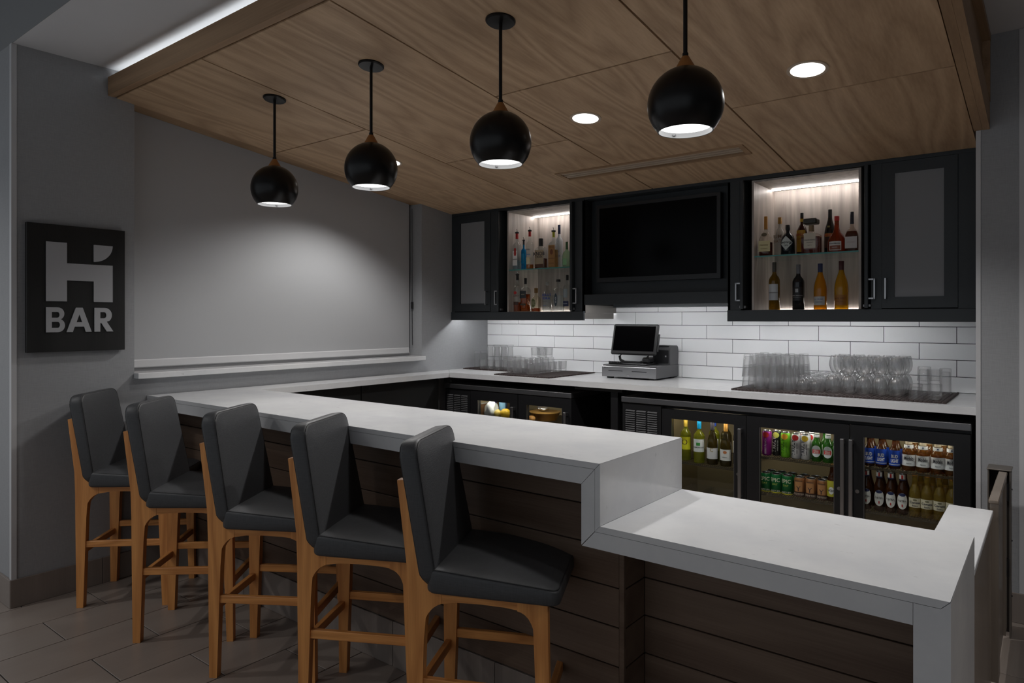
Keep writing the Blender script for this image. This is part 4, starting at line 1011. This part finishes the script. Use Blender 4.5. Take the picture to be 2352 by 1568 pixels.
shelf_bottle('dark liqueur bottle with a white label at the right end of the right bay shelf', 1957, 14.5, 487, ZU, ROW, 'cognac', G(.85, .80, .76), DAMB, .52, sq=(.8, 4), cap=C(.012, .015, .03, .3), cap0=.70, capr=1.25, labels=((.09, .38, .90, C(.50, .48, .48)),), texts=(('COGNAC', .03, .24, C(.35, .25, .25)),))
# right bay, cabinet floor: four wine bottles
shelf_bottle('white wine bottle with a stopper, leftmost of the four wines in the right bay', 1778.6, 12.6, 603, ZD, ROW, 'bordeaux', G(.55, .38, .06, .35, (.20, .12, .01)), None, cap=C(.07, .07, .06, .4), cap0=.80, labels=((.20, .54, .97, C(.60, .64, .68)),), texts=(('CHARDONNAY', .022, .36, INK),))
shelf_bottle('black red wine bottle with a grey capsule, second of the four wines', 1833.7, 13.4, 608, ZD, ROW, 'bordeaux', C(.008, .008, .010, .12), None, cap=C(.16, .17, .19, .35), cap0=.80, labels=((.20, .50, .97, C(.014, .014, .016)), (.38, .46, .25, C(.45, .48, .50))), texts=(('ROBERT MONDAVI', .022, .31, C(.55, .55, .55)), ('PRIVATE SELECTION', .014, .27, C(.4, .4, .4))))
shelf_bottle('golden wine bottle with a blue cap, third of the four wines', 1884.0, 14.6, 606, ZD, ROW, 'burgundy', G(.95, .55, .06, .45, (.62, .30, .01)), None, cap=NAVY, cap0=.80, labels=((.09, .28, .97, C(.50, .52, .52)),), texts=(('LA CREMA', .03, .22, C(.10, .13, .3)), ('CHARDONNAY', .016, .16, INK)))
shelf_bottle('golden wine bottle with a brown label and maroon capsule, rightmost of the four wines', 1932.5, 15.4, 600, ZD, ROW, 'burgundy', G(.92, .62, .06, .45, (.58, .34, .01)), None, cap=C(.055, .012, .015), cap0=.77, labels=((.08, .30, .97, C(.36, .15, .02)), (.56, .585, .6, C(.40, .10, .02), None, 0.0, .0335)), texts=(('MARK WEST', .03, .225, C(.14, .04, .01)), ('PINOT NOIR', .018, .16, C(.14, .04, .01))))

# ================================================================== COOLER CONTENTS
def can(label, x, y, z, R, Hh, col, texts=(), patches=(), group=None):
    t = thing('drink_can', label, 'can', (x, y, z), 0, group)
    obj('can_body', MB().lathe([(R * .80, 0), (R, .006), (R, Hh - .014), (R * .86, Hh - .004)], 22), col, t, smooth=True, ang=50)
    obj('lid', MB().lathe([(R * .87, Hh - .0055), (R * .88, Hh), (R * .82, Hh), (R * .78, Hh - .004), (.001, Hh - .004)], 22), SILVER, t, smooth=True, ang=50)
    for (z0, z1, hf, mt, shp) in patches: patch(t, R + .0005, z0 * Hh, z1 * Hh, hf * R, mt, shape=shp, name='print')
    for (s_, h, zz, mt, kw) in texts: text_on(t, s_, h * Hh, zz * Hh, R + .0010, mt, **kw)
    return t
def fx(u, y): return PY(u, 1000, y)[0]
YI = 4.475
BR_BEER = G(.35, .13, .03, .35, (.08, .025, .006)); AMB_BEER = G(.55, .24, .04, .3, (.20, .08, .012)); CLR_BEER = G(.80, .66, .25, .18, (.5, .38, .08)); GRN = G(.25, .60, .15, .3, (.04, .16, .02))
# third door, top shelf
beer_lbl = ['leftmost', 'middle', 'rightmost']
for k, u in enumerate((1996.5, 2024, 2055)):
    for row in range(2):
        y = YI + .072 * row; x = fx(u, YI)
        lab = f'{beer_lbl[k]} of the three front beer bottles with blue labels in the right cooler door' if row == 0 else f'blue labelled beer bottle behind the {beer_lbl[k]} front one'
        bottle(lab, x, y, Z31 + .0005, .0298, .170, 'stubby', BR_BEER, cap=BLUE, cap0=.955, capr=1.18, name='beer_bottle', cat='beer bottle', group='blue label beers', rot=.13,
               labels=((.10, .62, 1.35, BLUE), (.135, .16, 1.2, C(.55, .6, .7))) if row == 0 else ((.10, .62, 1.35, BLUE),), texts=(('BUD', .115, .42, WHITE, dict(bold=.03, width=.034)), ('LIGHT', .115, .27, WHITE, dict(bold=.03, width=.040))) if row == 0 else ())
nm4 = ['first', 'second', 'third', 'fourth']
for k, u in enumerate((2087.5, 2120, 2154, 2186)):
    for row in range(2):
        y = YI + .078 * row; x = fx(u, YI) + .018 * row
        lab = f'{nm4[k]} from the left of the gold topped beer bottles with white labels' if row == 0 else f'gold topped beer bottle behind the {nm4[k]} front one'
        bottle(lab, x, y, Z31 + .0005, .0345, .174, 'stubby', AMB_BEER, cap=C(.62, .54, .40, .3, .5), cap0=.84, capr=1.12, name='beer_bottle', cat='beer bottle', group='gold top beers', rot=.13,
               labels=((.16, .52, 1.35, C(.66, .68, .70)), (.72, .83, 1.5, C(.66, .68, .70), None, 0.0, .0225), (.755, .80, .13, NAVY, 'oval', 0.0, .0235)) if row == 0 else ((.16, .52, 1.35, C(.66, .68, .70)),),
               texts=(('Modelo', .13, .40, INK, dict(bold=.02, width=.048)), ('Especial', .045, .24, INK)) if row == 0 else ())
# third door, lower shelf
for k, u in enumerate((1990, 2019.5, 2046, 2072.5)):
    for row in range(2):
        y = YI + .074 * row; x = fx(u, YI)
        lab = f'{nm4[k]} from the left of the beer bottles with round white labels and red collars' if row == 0 else f'brown beer bottle behind the {nm4[k]} front one with a round label'
        bottle(lab, x, y, Z32 + .0005, .0292, .236, 'beer', BR_BEER, cap=SILVER, cap0=.955, capr=1.15, name='beer_bottle', cat='beer bottle', group='round label beers', rot=.13,
               labels=((.13, .52, .98, WHITE, 'oval'), (.44, .515, .62, NAVY, 'oval'), (.84, .945, 1.4, WHITE, None, 0.0, .0145), (.845, .94, .16, RED, None, 0.0, .0152), (.81, .84, 1.4, NAVY, None, 0.0, .0148), (.19, .25, .10, RED)) if row == 0 else (),
               texts=(('ULTRA', .045, .335, INK, dict(bold=.015, width=.038)),) if row == 0 else ())
for k, u in enumerate((2101.5, 2129, 2158, 2187)):
    for row in range(2):
        y = YI + .074 * row; x = fx(u, YI) + .02 * row
        lab = f'{nm4[k]} from the left of the clear lager bottles on the lower cooler shelf' if row == 0 else f'clear lager bottle behind the {nm4[k]} front one'
        bottle(lab, x, y, Z32 + .0005, .0305, .236, 'beer', CLR_BEER, cap=GOLD, cap0=.955, capr=1.15, name='beer_bottle', cat='beer bottle', group='clear lager bottles', rot=.13,
               labels=((.22, .44, 1.3, C(.62, .58, .44)), (.375, .42, .34, C(.20, .19, .12), 'oval')) if row == 0 else ((.70, .78, .5, C(.5, .36, .05), None, 0, .018),), texts=(('Corona', .058, .34, C(.03, .03, .06), dict(bold=.02)), ('Extra', .04, .265, C(.03, .03, .06), dict(bold=.01))) if row == 0 else ())
# second door, top shelf: five slim cans and two green bottles
PUR, LIME, SIL = C(.25, .012, .22, .3, .2), C(.17, .52, .02, .3, .2), C(.60, .60, .63, .3, .3)
slim = [(1761.5, PUR, 'purple slim can', RED, C(.65, .5, .62), None), (1785, C(.012, .012, .013, .3), 'black slim can with a lemon slice', C(.6, .6, .12), WHITE, 'TRULY'), (1804.5, LIME, 'lime green slim can', C(.75, .35, .03), C(.04, .14, .01), 'TRULY'),
        (1829, SIL, 'white slim can with a red strawberry', RED, INK, 'TRULY'), (1851, SIL, 'white slim can with a yellow lemon', C(.55, .38, .02), INK, 'TRULY')]
for u, col, lab, fr_, ink, word in slim:
    y = YI + (.03 if u == 1785 else 0); x = fx(u, y)
    tx = [(word, .155, .45, ink, dict(vert=True, ang=-.42, bold=.02))] if word else [('BERRY PUNCH', .07, .38, ink, dict(vert=True, bold=.02))]
    if word: tx.append(('HARD SELTZER', .045, .42, ink, dict(vert=True, ang=.38)))
    can(lab + ' on the top shelf of the middle cooler door', x, y, Z21 + .0005, .0292, .158, col, tx, ((.72, .95, .72, fr_, 'oval'),), 'slim cans')
for k, u in enumerate((1829, 1851)): can(f'slim white can behind the one with a {("red strawberry", "yellow lemon")[k]}', fx(u, YI) + .01, YI + .075, Z21 + .0005, .0292, .158, SIL, (), ((.72, .95, .72, RED, 'oval'),), 'slim cans')
for k, u in enumerate((1876, 1902)):
    for row in range(2):
        x = fx(u, YI) + .03 * row
        lab = (f'{("left", "right")[k]} green beer bottle with a white and red badge in the middle cooler door' if row == 0 else f'green beer bottle behind the {("left", "right")[k]} front one')
        bottle(lab, x, YI + .075 * row, Z21 + .0005, .0298, .176, 'stubby', GRN, cap=WHITE, cap0=.955, capr=1.15, name='beer_bottle', cat='beer bottle', group='green beers', rot=.1,
               labels=((.16, .56, .98, C(.60, .63, .66), 'oval'), (.28, .42, .75, RED), (.83, .93, 1.2, C(.60, .63, .66), None, 0, .0145)) if row == 0 else ((.16, .56, .98, WHITE, 'oval'),), texts=(('STELLA', .055, .378, WHITE, dict(width=.030)), ('ARTOIS', .055, .312, WHITE, dict(width=.030))) if row == 0 else ())
# second door, lower shelf
DG, CU = C(.008, .13, .035, .35, .2), C(.34, .15, .06, .32, .5)
for k, u in enumerate((1760, 1783.5, 1808.5)):
    for row in range(2):
        lab = f'{beer_lbl[k]} of the three front green cans on the lower shelf of the middle door' if row == 0 else f'green can behind the {beer_lbl[k]} front one'
        can(lab, fx(u, YI) + .01 * row, YI + .075 * row, Z22 + .0005, .0328, .122, DG, (('EPIC', .20, .70, C(.6, .62, .45), dict(bold=.02)), ('HAZY IPA', .09, .13, C(.6, .6, .5), {}), ('DAY', .10, .48, C(.4, .5, .1), {})) if row == 0 else (), ((.02, .07, 1.4, C(.5, .45, .02), None),) if row == 0 else (), 'green cans')
for k, u in enumerate((1837, 1863, 1889.5)):
    for row in range(2):
        lab = f'{beer_lbl[k]} of the three front copper cans on the lower shelf of the middle door' if row == 0 else f'copper can behind the {beer_lbl[k]} front one'
        can(lab, fx(u, YI) + .01 * row, YI + .075 * row, Z22 + .0005, .0328, .122, CU, (('BREWING', .06, .80, INK, {}), ('SCOTTISH', .09, .15, C(.6, .5, .4), {}), ('Y', .24, .42, INK, {})) if row == 0 else (), ((.04, .25, 1.4, C(.05, .025, .02), None), (.28, .80, .75, C(.42, .2, .08), None)) if row == 0 else (), 'copper cans')
bottle('brown beer bottle with a yellow label at the right edge of the middle door', fx(1912, YI), YI, Z22 + .0005, .0305, .225, 'beer', BR_BEER, cap=GOLD, cap0=.955, name='beer_bottle', cat='beer bottle', labels=((.14, .56, 1.2, C(.45, .42, .04)), (.2, .4, .5, WHITE, 'oval')), texts=(('VOO', .07, .30, INK),))
# first door: wines
ORD_W = ['first', 'second', 'third']
WG = G(.62, .68, .18, .28, (.35, .36, .02)); WD = G(.30, .22, .05, .4, (.06, .045, .01))
wines = [(1575, 'bordeaux', WG, C(.55, .38, .05, .4), C(.60, .58, .02), 'white wine bottle with a yellow label and gold cap in the left cooler door', ('O', .14, .44, C(.12, .08, .02)), YI + .03),
         (1606, 'bordeaux', WG, C(.0, .32, .62), C(.62, .65, .66), 'white wine bottle with a bright blue cap in the left cooler door', ('SYCAMORE LANE', .028, .37, INK), YI),
         (1636.5, 'burgundy', WD, C(.05, .045, .06), C(.58, .58, .60), 'dark wine bottle with a grey label marked with the letter C', ('C', .09, .36, C(.35, .28, .12)), YI),
         (1667, 'burgundy', WD, C(.60, .30, .06, .4), C(.60, .60, .60), 'dark wine bottle with an orange cap and white label', ('KENDALL', .02, .22, INK), YI)]
for u, shp, gl, cp, lb, lab, tx, y in wines:
    x = fx(u, y)
    Hh = .286 if shp == 'bordeaux' else .280
    ex = ((.41, .48, .36, C(.05, .28, .06)),) if 'blue' in lab else (((.30, .37, .34, C(.45, .16, .06), 'oval'),) if 'orange' in lab else ())
    bottle(lab, x, y, Z11 + .0005, .037, Hh, shp, gl, cap=cp, cap0=.80, name='wine_bottle', cat='wine bottle', rot=.2, group='wines in the cooler', labels=((.14 if shp == 'burgundy' else .26, .40 if shp == 'burgundy' else .56, 1.25, lb),) + ex, texts=(tx[:4],))
for k, u in enumerate((1624, 1652, 1681)):
    y = YI + .10; bottle(f'wine bottle in the second row of the left cooler door, {ORD_W[k]} from the left', fx(u, YI) + .01, y, Z11 + .0005, .037, .30, 'bordeaux', WG if k == 0 else WD, cap=(BLUE, C(.2, .1, .1), DGREY)[k], cap0=.80, name='wine_bottle', cat='wine bottle', group='wines in the cooler', labels=((.26, .52, 1.2, WHITE),))
for k in range(3):
    t = thing('clear_bin', ('left', 'middle', 'right')[k] + ' clear plastic bin below the wines in the left cooler door', 'bin', (-2.0 + .165 * k, 4.62, .0845), group='clear bins'); a, b, c = .077, .15, .245
    z0 = .0
    obj('base', B(-a, a, -b, b, z0, z0 + .003), 'pane', t); obj('front_wall', B(-a, a, -b, -b + .003, z0 + .003, c), 'pane', t); obj('back_wall', B(-a, a, b - .003, b, z0 + .003, c), 'pane', t)
    obj('side_wall', B(-a, -a + .003, -b + .003, b - .003, z0 + .003, c), 'pane', t); obj('side_wall', B(a - .003, a, -b + .003, b - .003, z0 + .003, c), 'pane', t)
# left cooler
def blob(R, sx, sy, sz, seed, rough=.15, n=14):
    rnd = random.Random(seed); ph = [rnd.uniform(0, 6.28) for _ in range(6)]; rings = []
    for i in range(n + 1):
        th = PI * (i + .02) / (n + .04); ring = []
        for k in range(20):
            a = 2 * PI * k / 20
            q = R * (1 + rough * (math.sin(3 * a + ph[0] + 2 * th) + .7 * math.sin(5 * a + ph[1] - 3 * th) + .5 * math.cos(4 * th + ph[2])) / 2)
            ring.append((sx * q * math.sin(th) * math.cos(a), sy * q * math.sin(th) * math.sin(a), -sz * q * math.cos(th) + sz * R))
        rings.append(ring)
    return MB().loft(rings)
def item(name, label, cat, m, mt, loc): o = tag(obj(name, m, mt, None, smooth=True, ang=60), label, cat); o.location = loc; return o
ZI = ZF1 + .001
item('plastic_bag', 'crumpled white plastic bag in the left door of the small cooler', 'bag', blob(.056, 1.1, .9, 1.05, 3, .34), C(.68, .72, .74, .35), (fx(1128, 4.50), 4.50, ZI))
item('lemon', 'pale lemon beside the white bag', 'lemon', blob(.034, 1.0, 1, 1.0, 5, .06), C(.62, .48, .12), (fx(1144, 4.478), 4.478, ZI))
item('lemon', 'bright yellow lemon next to the cooler door edge', 'lemon', blob(.040, 1.15, 1, 1.0, 6, .05), C(.62, .40, .02), (fx(1161, 4.480), 4.480, ZI))
bottle('tall purple bottle behind the white bag', fx(1133, 4.64), 4.64, ZI, .03, .21, 'spirit', C(.10, .06, .35), None, cap=WHITE, cap0=.85)
bottle('dark bottle with a blue label behind the lemons', fx(1156, 4.60), 4.60, ZI, .036, .21, 'spirit', C(.03, .05, .10), None, cap=WHITE, cap0=.85, labels=((.2, .6, 1.2, C(.2, .4, .6)),))
t = thing('carton', 'brown carton at the left side of the small cooler', 'carton', (fx(1108, 4.55), 4.55, ZI)); obj('box', B(-.03, .03, -.05, .05, 0, .095), C(.24, .13, .06), t); obj('lid', B(-.032, .032, -.052, .052, .095, .105), C(.5, .5, .46), t)
t = thing('food_tub', 'wide amber food tub in the right door of the small cooler', 'tub', (fx(1252, 4.63), 4.63, ZI)); obj('tub', MB().lathe([(.10, 0), (.125, .06), (.128, .062), (.122, .062), (.10, .006), (.001, .006)], 28), G(.75, .45, .12, .5, (.40, .2, .04)), t, smooth=True); obj('lid', MB().lathe([(.129, .0625), (.129, .068), (.001, .070)], 28), C(.34, .19, .05), t, smooth=True)
item('foil_parcel', 'crumpled foil parcel on the amber tub in the small cooler', 'foil', blob(.035, 1.5, 1, .7, 9, .2), SILVER, (fx(1246, 4.60), 4.60, ZI + .071))
item('bread_roll', 'small bread roll at the left of the amber tub', 'bread', blob(.03, 1.3, 1, .8, 4, .06), C(.45, .22, .06), (fx(1220, 4.47), 4.47, ZI))

# ================================================================== BAR MATS AND GLASSWARE
ZM = ZH
def bar_mat(label, x0, x1, y0, y1):
    t = thing('bar_mat', label, 'mat', ((x0 + x1) / 2, (y0 + y1) / 2, ZM), group='brown rubber bar mats')
    obj('sheet', B(x0, x1, y0, y1, ZM + .0004, ZM + .006), 'mat_rubber', t, world=True)
    m = MB()
    n = int((x1 - x0) / .022)
    for k in range(n + 1):
        x = x0 + (x1 - x0) * k / n; m.box(x - .0055, x + .0055, y0 - .008, y0, ZM + .0004, ZM + .0105); m.box(x - .004, x + .004, y0, y1, ZM + .006, ZM + .0078)
    n = int((y1 - y0) / .022)
    for k in range(n + 1):
        y = y0 + (y1 - y0) * k / n; m.box(x1, x1 + .008, y - .0055, y + .0055, ZM + .0004, ZM + .0105); m.box(x0 - .008, x0, y - .0055, y + .0055, ZM + .0004, ZM + .0105)
    tag(obj('rubber_nubs', m, 'mat_rubber', t, world=True), kind='stuff')
bar_mat('long brown rubber bar mat under the glasses on the right', -1.647, -.468, 4.425, 5.06)
bar_mat('brown rubber bar mat under the tumblers in front, left of the till', -3.635, -3.09, 4.395, 5.06)
bar_mat('brown rubber bar mat in the corner by the left wall', -4.285, -3.68, 4.73, 5.09)
ZG = ZM + .0082
def wall_prof(outer, th, base):
    """closed glass wall: outer (r, z) from foot to rim, wall th, solid base"""
    inner = [(max(r - th, .002), z) for r, z in outer if z > base + .001]
    r0 = [p for p in outer if p[1] <= base + .001][-1][0]
    return [(.0006, 0)] + outer + inner[::-1] + [(max(r0 - th * 1.6, .002), base), (.0006, base)]
def flip(pr):
    h = max(z for _, z in pr); return [(r, h - z) for r, z in pr][::-1]
def fluted(pr, seg, amp, lobes):
    rings = []
    for r, z in pr:
        rings.append([((r * (1 + amp * math.cos(lobes * 2 * PI * k / seg))) * math.cos(2 * PI * k / seg), (r * (1 + amp * math.cos(lobes * 2 * PI * k / seg))) * math.sin(2 * PI * k / seg), z) for k in range(seg)])
    return MB().loft(rings)
PINT = wall_prof([(.029, 0), (.030, .003), (.044, .148)], .003, .014)
STEMLESS = wall_prof([(.020, 0), (.024, .003), (.036, .022), (.0425, .048), (.0425, .070), (.037, .100), (.033, .112)], .0018, .005)
HIGH = wall_prof([(.028, 0), (.030, .003), (.032, .118)], .003, .016)
ROCKS = wall_prof([(.031, 0), (.034, .004), (.0375, .085)], .0035, .020)
TALL = wall_prof([(.030, 0), (.031, .004), (.031, .155)], .0032, .022)
PILS = wall_prof([(.030, 0), (.030, .008), (.024, .03), (.028, .10), (.036, .20), (.037, .215)], .003, .02)
SNIF_O = [(.028, 0), (.029, .002), (.010, .005), (.006, .010), (.006, .018), (.018, .026), (.033, .046), (.036, .062), (.033, .085), (.028, .102)]
SNIF = [(.0006, 0)] + SNIF_O + [(r - .0018, z) for r, z in SNIF_O[5:][::-1] if z > .027] + [(.0006, .030)]
GM = {}
def gmesh(k, pr, fl=0, inv=True, seg=24):
    p = flip(pr) if inv else pr
    me = (fluted(p, 48, .02, 12) if fl else MB().lathe(p, seg)).mesh(k, True, 45); me.materials.append(MAT['ware']); GM[k] = me
gmesh('pint_glass', PINT); gmesh('wine_glass', STEMLESS, inv=True); gmesh('wine_glass_up', STEMLESS, inv=False); gmesh('highball_glass', HIGH, fl=1); gmesh('rocks_glass', ROCKS, inv=False)
gmesh('rocks_glass_inv', ROCKS, fl=1, inv=True); gmesh('tall_glass', TALL); gmesh('pilsner_glass', PILS); gmesh('brandy_glass', SNIF, inv=True); gmesh('tumbler', ROCKS, fl=1, inv=False)
def glass(k, name, label, x, y, z, group):
    o = bpy.data.objects.new(name, GM[k]); COL.objects.link(o); o.location = (x, y, z + .0003); o.rotation_euler = (0, 0, random.uniform(0, 6)); return tag(o, label, 'glass', group)
ORD = ['first', 'second', 'third', 'fourth', 'fifth', 'sixth', 'seventh', 'eighth']
ROWN = ['front', 'second', 'third', 'fourth', 'fifth', 'sixth', 'seventh', 'eighth']
# right mat
for i in range(4):
    for j in range(4):
        x, y = -1.597 + .0895 * i, 4.562 + .108 * j + (.02 if i == 0 else 0)
        glass('pint_glass', 'pint_glass', f'lower upturned pint glass, {ORD[i]} from the left in the {ROWN[j]} row of the long mat', x, y, ZG, 'upturned pint glasses, lower layer')
        if i < 4 and (i == 0 or j > 0 or i < 3): glass('pint_glass', 'pint_glass', f'upper nested pint glass, {ORD[i]} from the left in the {ROWN[j]} row of the long mat', x, y, ZG + .072, 'upturned pint glasses, upper layer')
for i, (x, y) in enumerate([(-1.247, 4.556), (-1.169, 4.552)] + [(-1.247 + .078 * a, 4.648 + .082 * b) for a in range(2) for b in range(5)]):
    glass('brandy_glass', 'brandy_glass', ('small upturned brandy glass at the mat front edge, ' + ('beside the pint glasses' if i == 0 else 'beside the wine glasses')) if i < 2 else f'upturned brandy glass, {("left", "right")[(i - 2) // 5]} column, {ORD[(i - 2) % 5]} behind the front pair', x, y, ZG, 'upturned brandy glasses')
for i in range(5):
    for j in range(4):
        x, y = -1.080 + .0872 * i, 4.595 + .105 * j
        glass('wine_glass', 'wine_glass', f'lower upturned stemless wine glass, {ORD[i]} from the left in the {ROWN[j]} row', x, y, ZG, 'stemless glasses, lower layer')
        if not (i == 0 and j == 0): glass('wine_glass_up', 'wine_glass', f'upper upright stemless wine glass, {ORD[i]} from the left in the {ROWN[j]} row', x, y, ZG + .1128, 'stemless glasses, upper layer')
glass('rocks_glass_inv', 'rocks_glass', 'upturned fluted rocks glass at the front right of the long mat', -.620, 4.545, ZG, None)
glass('rocks_glass_inv', 'rocks_glass', 'upturned fluted rocks glass standing farther back at the right of the long mat', -.607, 4.77, ZG, None)
glass('rocks_glass_inv', 'rocks_glass', 'upturned rocks glass stacked on the farther one', -.607, 4.77, ZG + .0858, None)
glass('tumbler', 'tumbler', 'upright fluted tumbler at the right front corner of the long mat', -.530, 4.56, ZG, None)
glass('tumbler', 'tumbler', 'upright fluted tumbler stacked on the corner tumbler', -.530, 4.56, ZG + .0858, None)
glass('tall_glass', 'tall_glass', 'tall upturned glass at the back right corner of the long mat', -.517, 4.93, ZG, None)
# front left mat: highballs on the left, rocks glasses on the right
for i in range(3):
    for j in range(7):
        x, y = -3.566 + .078 * i, 4.515 + .078 * j
        if i < 2: glass('highball_glass', 'highball_glass', f'upturned highball glass left of the till, {("left", "right")[i]} column, {ROWN[j]} row', x, y, ZG, 'upturned highball glasses')
        else: glass('rocks_glass', 'rocks_glass', f'upright rocks glass left of the till, {ROWN[j]} of the column nearest the till', x + .012, y + .055, ZG, 'upright rocks glasses')
for j in range(4): glass('rocks_glass', 'rocks_glass', f'rocks glass stacked on the highballs, {("left", "right")[j % 2]} one of the {("front", "back")[j // 2]} pair', -3.566 + .085 * (j % 2), 4.86 + .085 * (j // 2), ZG + .119, 'rocks glasses in the upper layer')
# corner mat
for i in range(3):
    for j in range(2): glass('pilsner_glass', 'pilsner_glass', f'tall upturned pilsner glass, {ORD[i]} from the left wall, corner mat {("front", "back")[j]} row', -4.11 + .082 * i, 4.90 + .09 * j, ZG, 'upturned pilsner glasses')
for i in range(3): glass('tumbler', 'tumbler', f'upright fluted tumbler at the corner mat front, {ORD[i]} from the left wall', -4.10 + .088 * i, 4.79, ZG, 'corner mat tumblers')
for i in range(2): glass('tall_glass', 'tall_glass', f'tall upturned glass beside the left wall, {("front", "back")[i]} one of the pair', -4.235, 4.86 + .09 * i, ZG, 'corner mat tall glasses')
for i in range(3): glass('highball_glass', 'highball_glass', f'upturned highball glass at the right of the corner mat, {ORD[i]} from the front', -3.84 + .0 * i, 4.80 + .085 * i, ZG, 'corner mat highballs')

# ================================================================== TILL
t = thing('cash_register', 'black point of sale till with touch screen on a steel fronted cash drawer', 'cash register', (-2.572, 4.715, ZH))
X0, X1, D0, D1 = -.234, .234, .0, .395
obj('drawer_body', B(X0 + .002, X1, D0 + .012, D1, .012, .106, bv=.003), 'grey_plastic', t)
o = obj('drawer_front', B(X0, X1 - .002, D0, D0 + .011, .013, .094, bv=.003), 'steel', t)
obj('media_slot', B(X0 + .06, X0 + .185, D0 - .0012, D0 + .001, .058, .063), BLACK, o); obj('media_slot', B(X0 + .265, X0 + .39, D0 - .0012, D0 + .001, .058, .063), BLACK, o)
obj('lock', MB().tube([(0, D0 - .004, .030), (0, D0, .030)], .009, 16), 'chrome', o)
vs_, fs_ = text_verts('MEDIA', .008, .01); obj('lettering', MB().add([(X0 + .038 + a, D0 - .0008, .084 + b) for a, b in vs_], fs_), INK, o)
for a in (X0 + .05, X1 - .05): obj('foot', B(a - .02, a + .02, .03, .07, .0, .012), BLACK, t); obj('foot', B(a - .02, a + .02, .33, .37, .0, .012), BLACK, t)
obj('stand_base', B(-.205, .13, .05, .27, .1065, .118, bv=.004), 'black_plastic', t)
m = MB()
for k in range(9): m.box(-.20 + .014 * k, -.193 + .014 * k, .046, .056, .1185, .130)
tag(obj('vent_ridge', m, 'black_plastic', t), kind='stuff')
# loop shaped stand with an open middle, then the tilted screen
def tilt(p, y0=.085, z0=.185, a=math.radians(14)):
    x, y, z = p; return (x, y0 + y * math.cos(a) + z * math.sin(a), z0 - y * math.sin(a) + z * math.cos(a))
arm = []
for k in range(9): arm.append((-.145 + .012 * math.cos(PI / 2 + PI * k / 8) - .01, .13, .155 + .034 * math.sin(PI / 2 + PI * k / 8)))
m = MB().tube([(-.10, .14, .192), (-.135, .14, .188), (-.15, .135, .165), (-.14, .13, .138), (-.10, .125, .124), (.03, .125, .122), (.07, .13, .135), (.095, .14, .165), (.105, .145, .195)], .0105, 10)
obj('stand_loop', m, 'black_plastic', t, smooth=True)
obj('stand_foot', B(.06, .125, .10, .2, .1185, .165, bv=.012), 'black_plastic', t)
W2 = .197
sc_ = B(-W2, W2, 0, .028, 0, .246, bv=.010); sc_.v = [tilt(p) for p in sc_.v]
for i, p in enumerate(sc_.v): sc_.v[i] = (p[0] - .012, p[1], p[2])
so = obj('screen_housing', sc_, 'black_plastic', t)
s2 = B(-W2 + .020, W2 - .020, -.0012, .0, .030, .228); s2.v = [tilt(p) for p in s2.v]; s2.v = [(p[0] - .012, p[1], p[2]) for p in s2.v]
obj('screen', s2, 'screen', so)
s3 = B(W2 + .0005, W2 + .012, .012, .024, .03, .17, bv=.003); s3.v = [tilt(p) for p in s3.v]; s3.v = [(p[0] - .012, p[1], p[2]) for p in s3.v]
obj('card_reader', s3, 'black_plastic', so)
t = thing('receipt_printer', 'grey and black receipt printer standing on the cash drawer', 'printer', (-2.412, 4.96, ZH + .1065))
poly = [(0, .0005), (.14, .0005), (.148, .11), (.142, .135), (.125, .148), (.055, .150), (.012, .126), (0, .118)]
obj('casing', MB().prism(poly, -.073, .073, 'x'), 'grey_plastic', t)
obj('front_plate', B(-.070, .060, -.003, -.0003, .012, .112), 'black_plastic', t)
obj('paper_slot', B(-.055, .045, .030, .045, .140, .146), BLACK, t)
obj('status_light', B(.030, .042, -.0042, -.0032, .060, .072), C(.3, .3, .32), t)
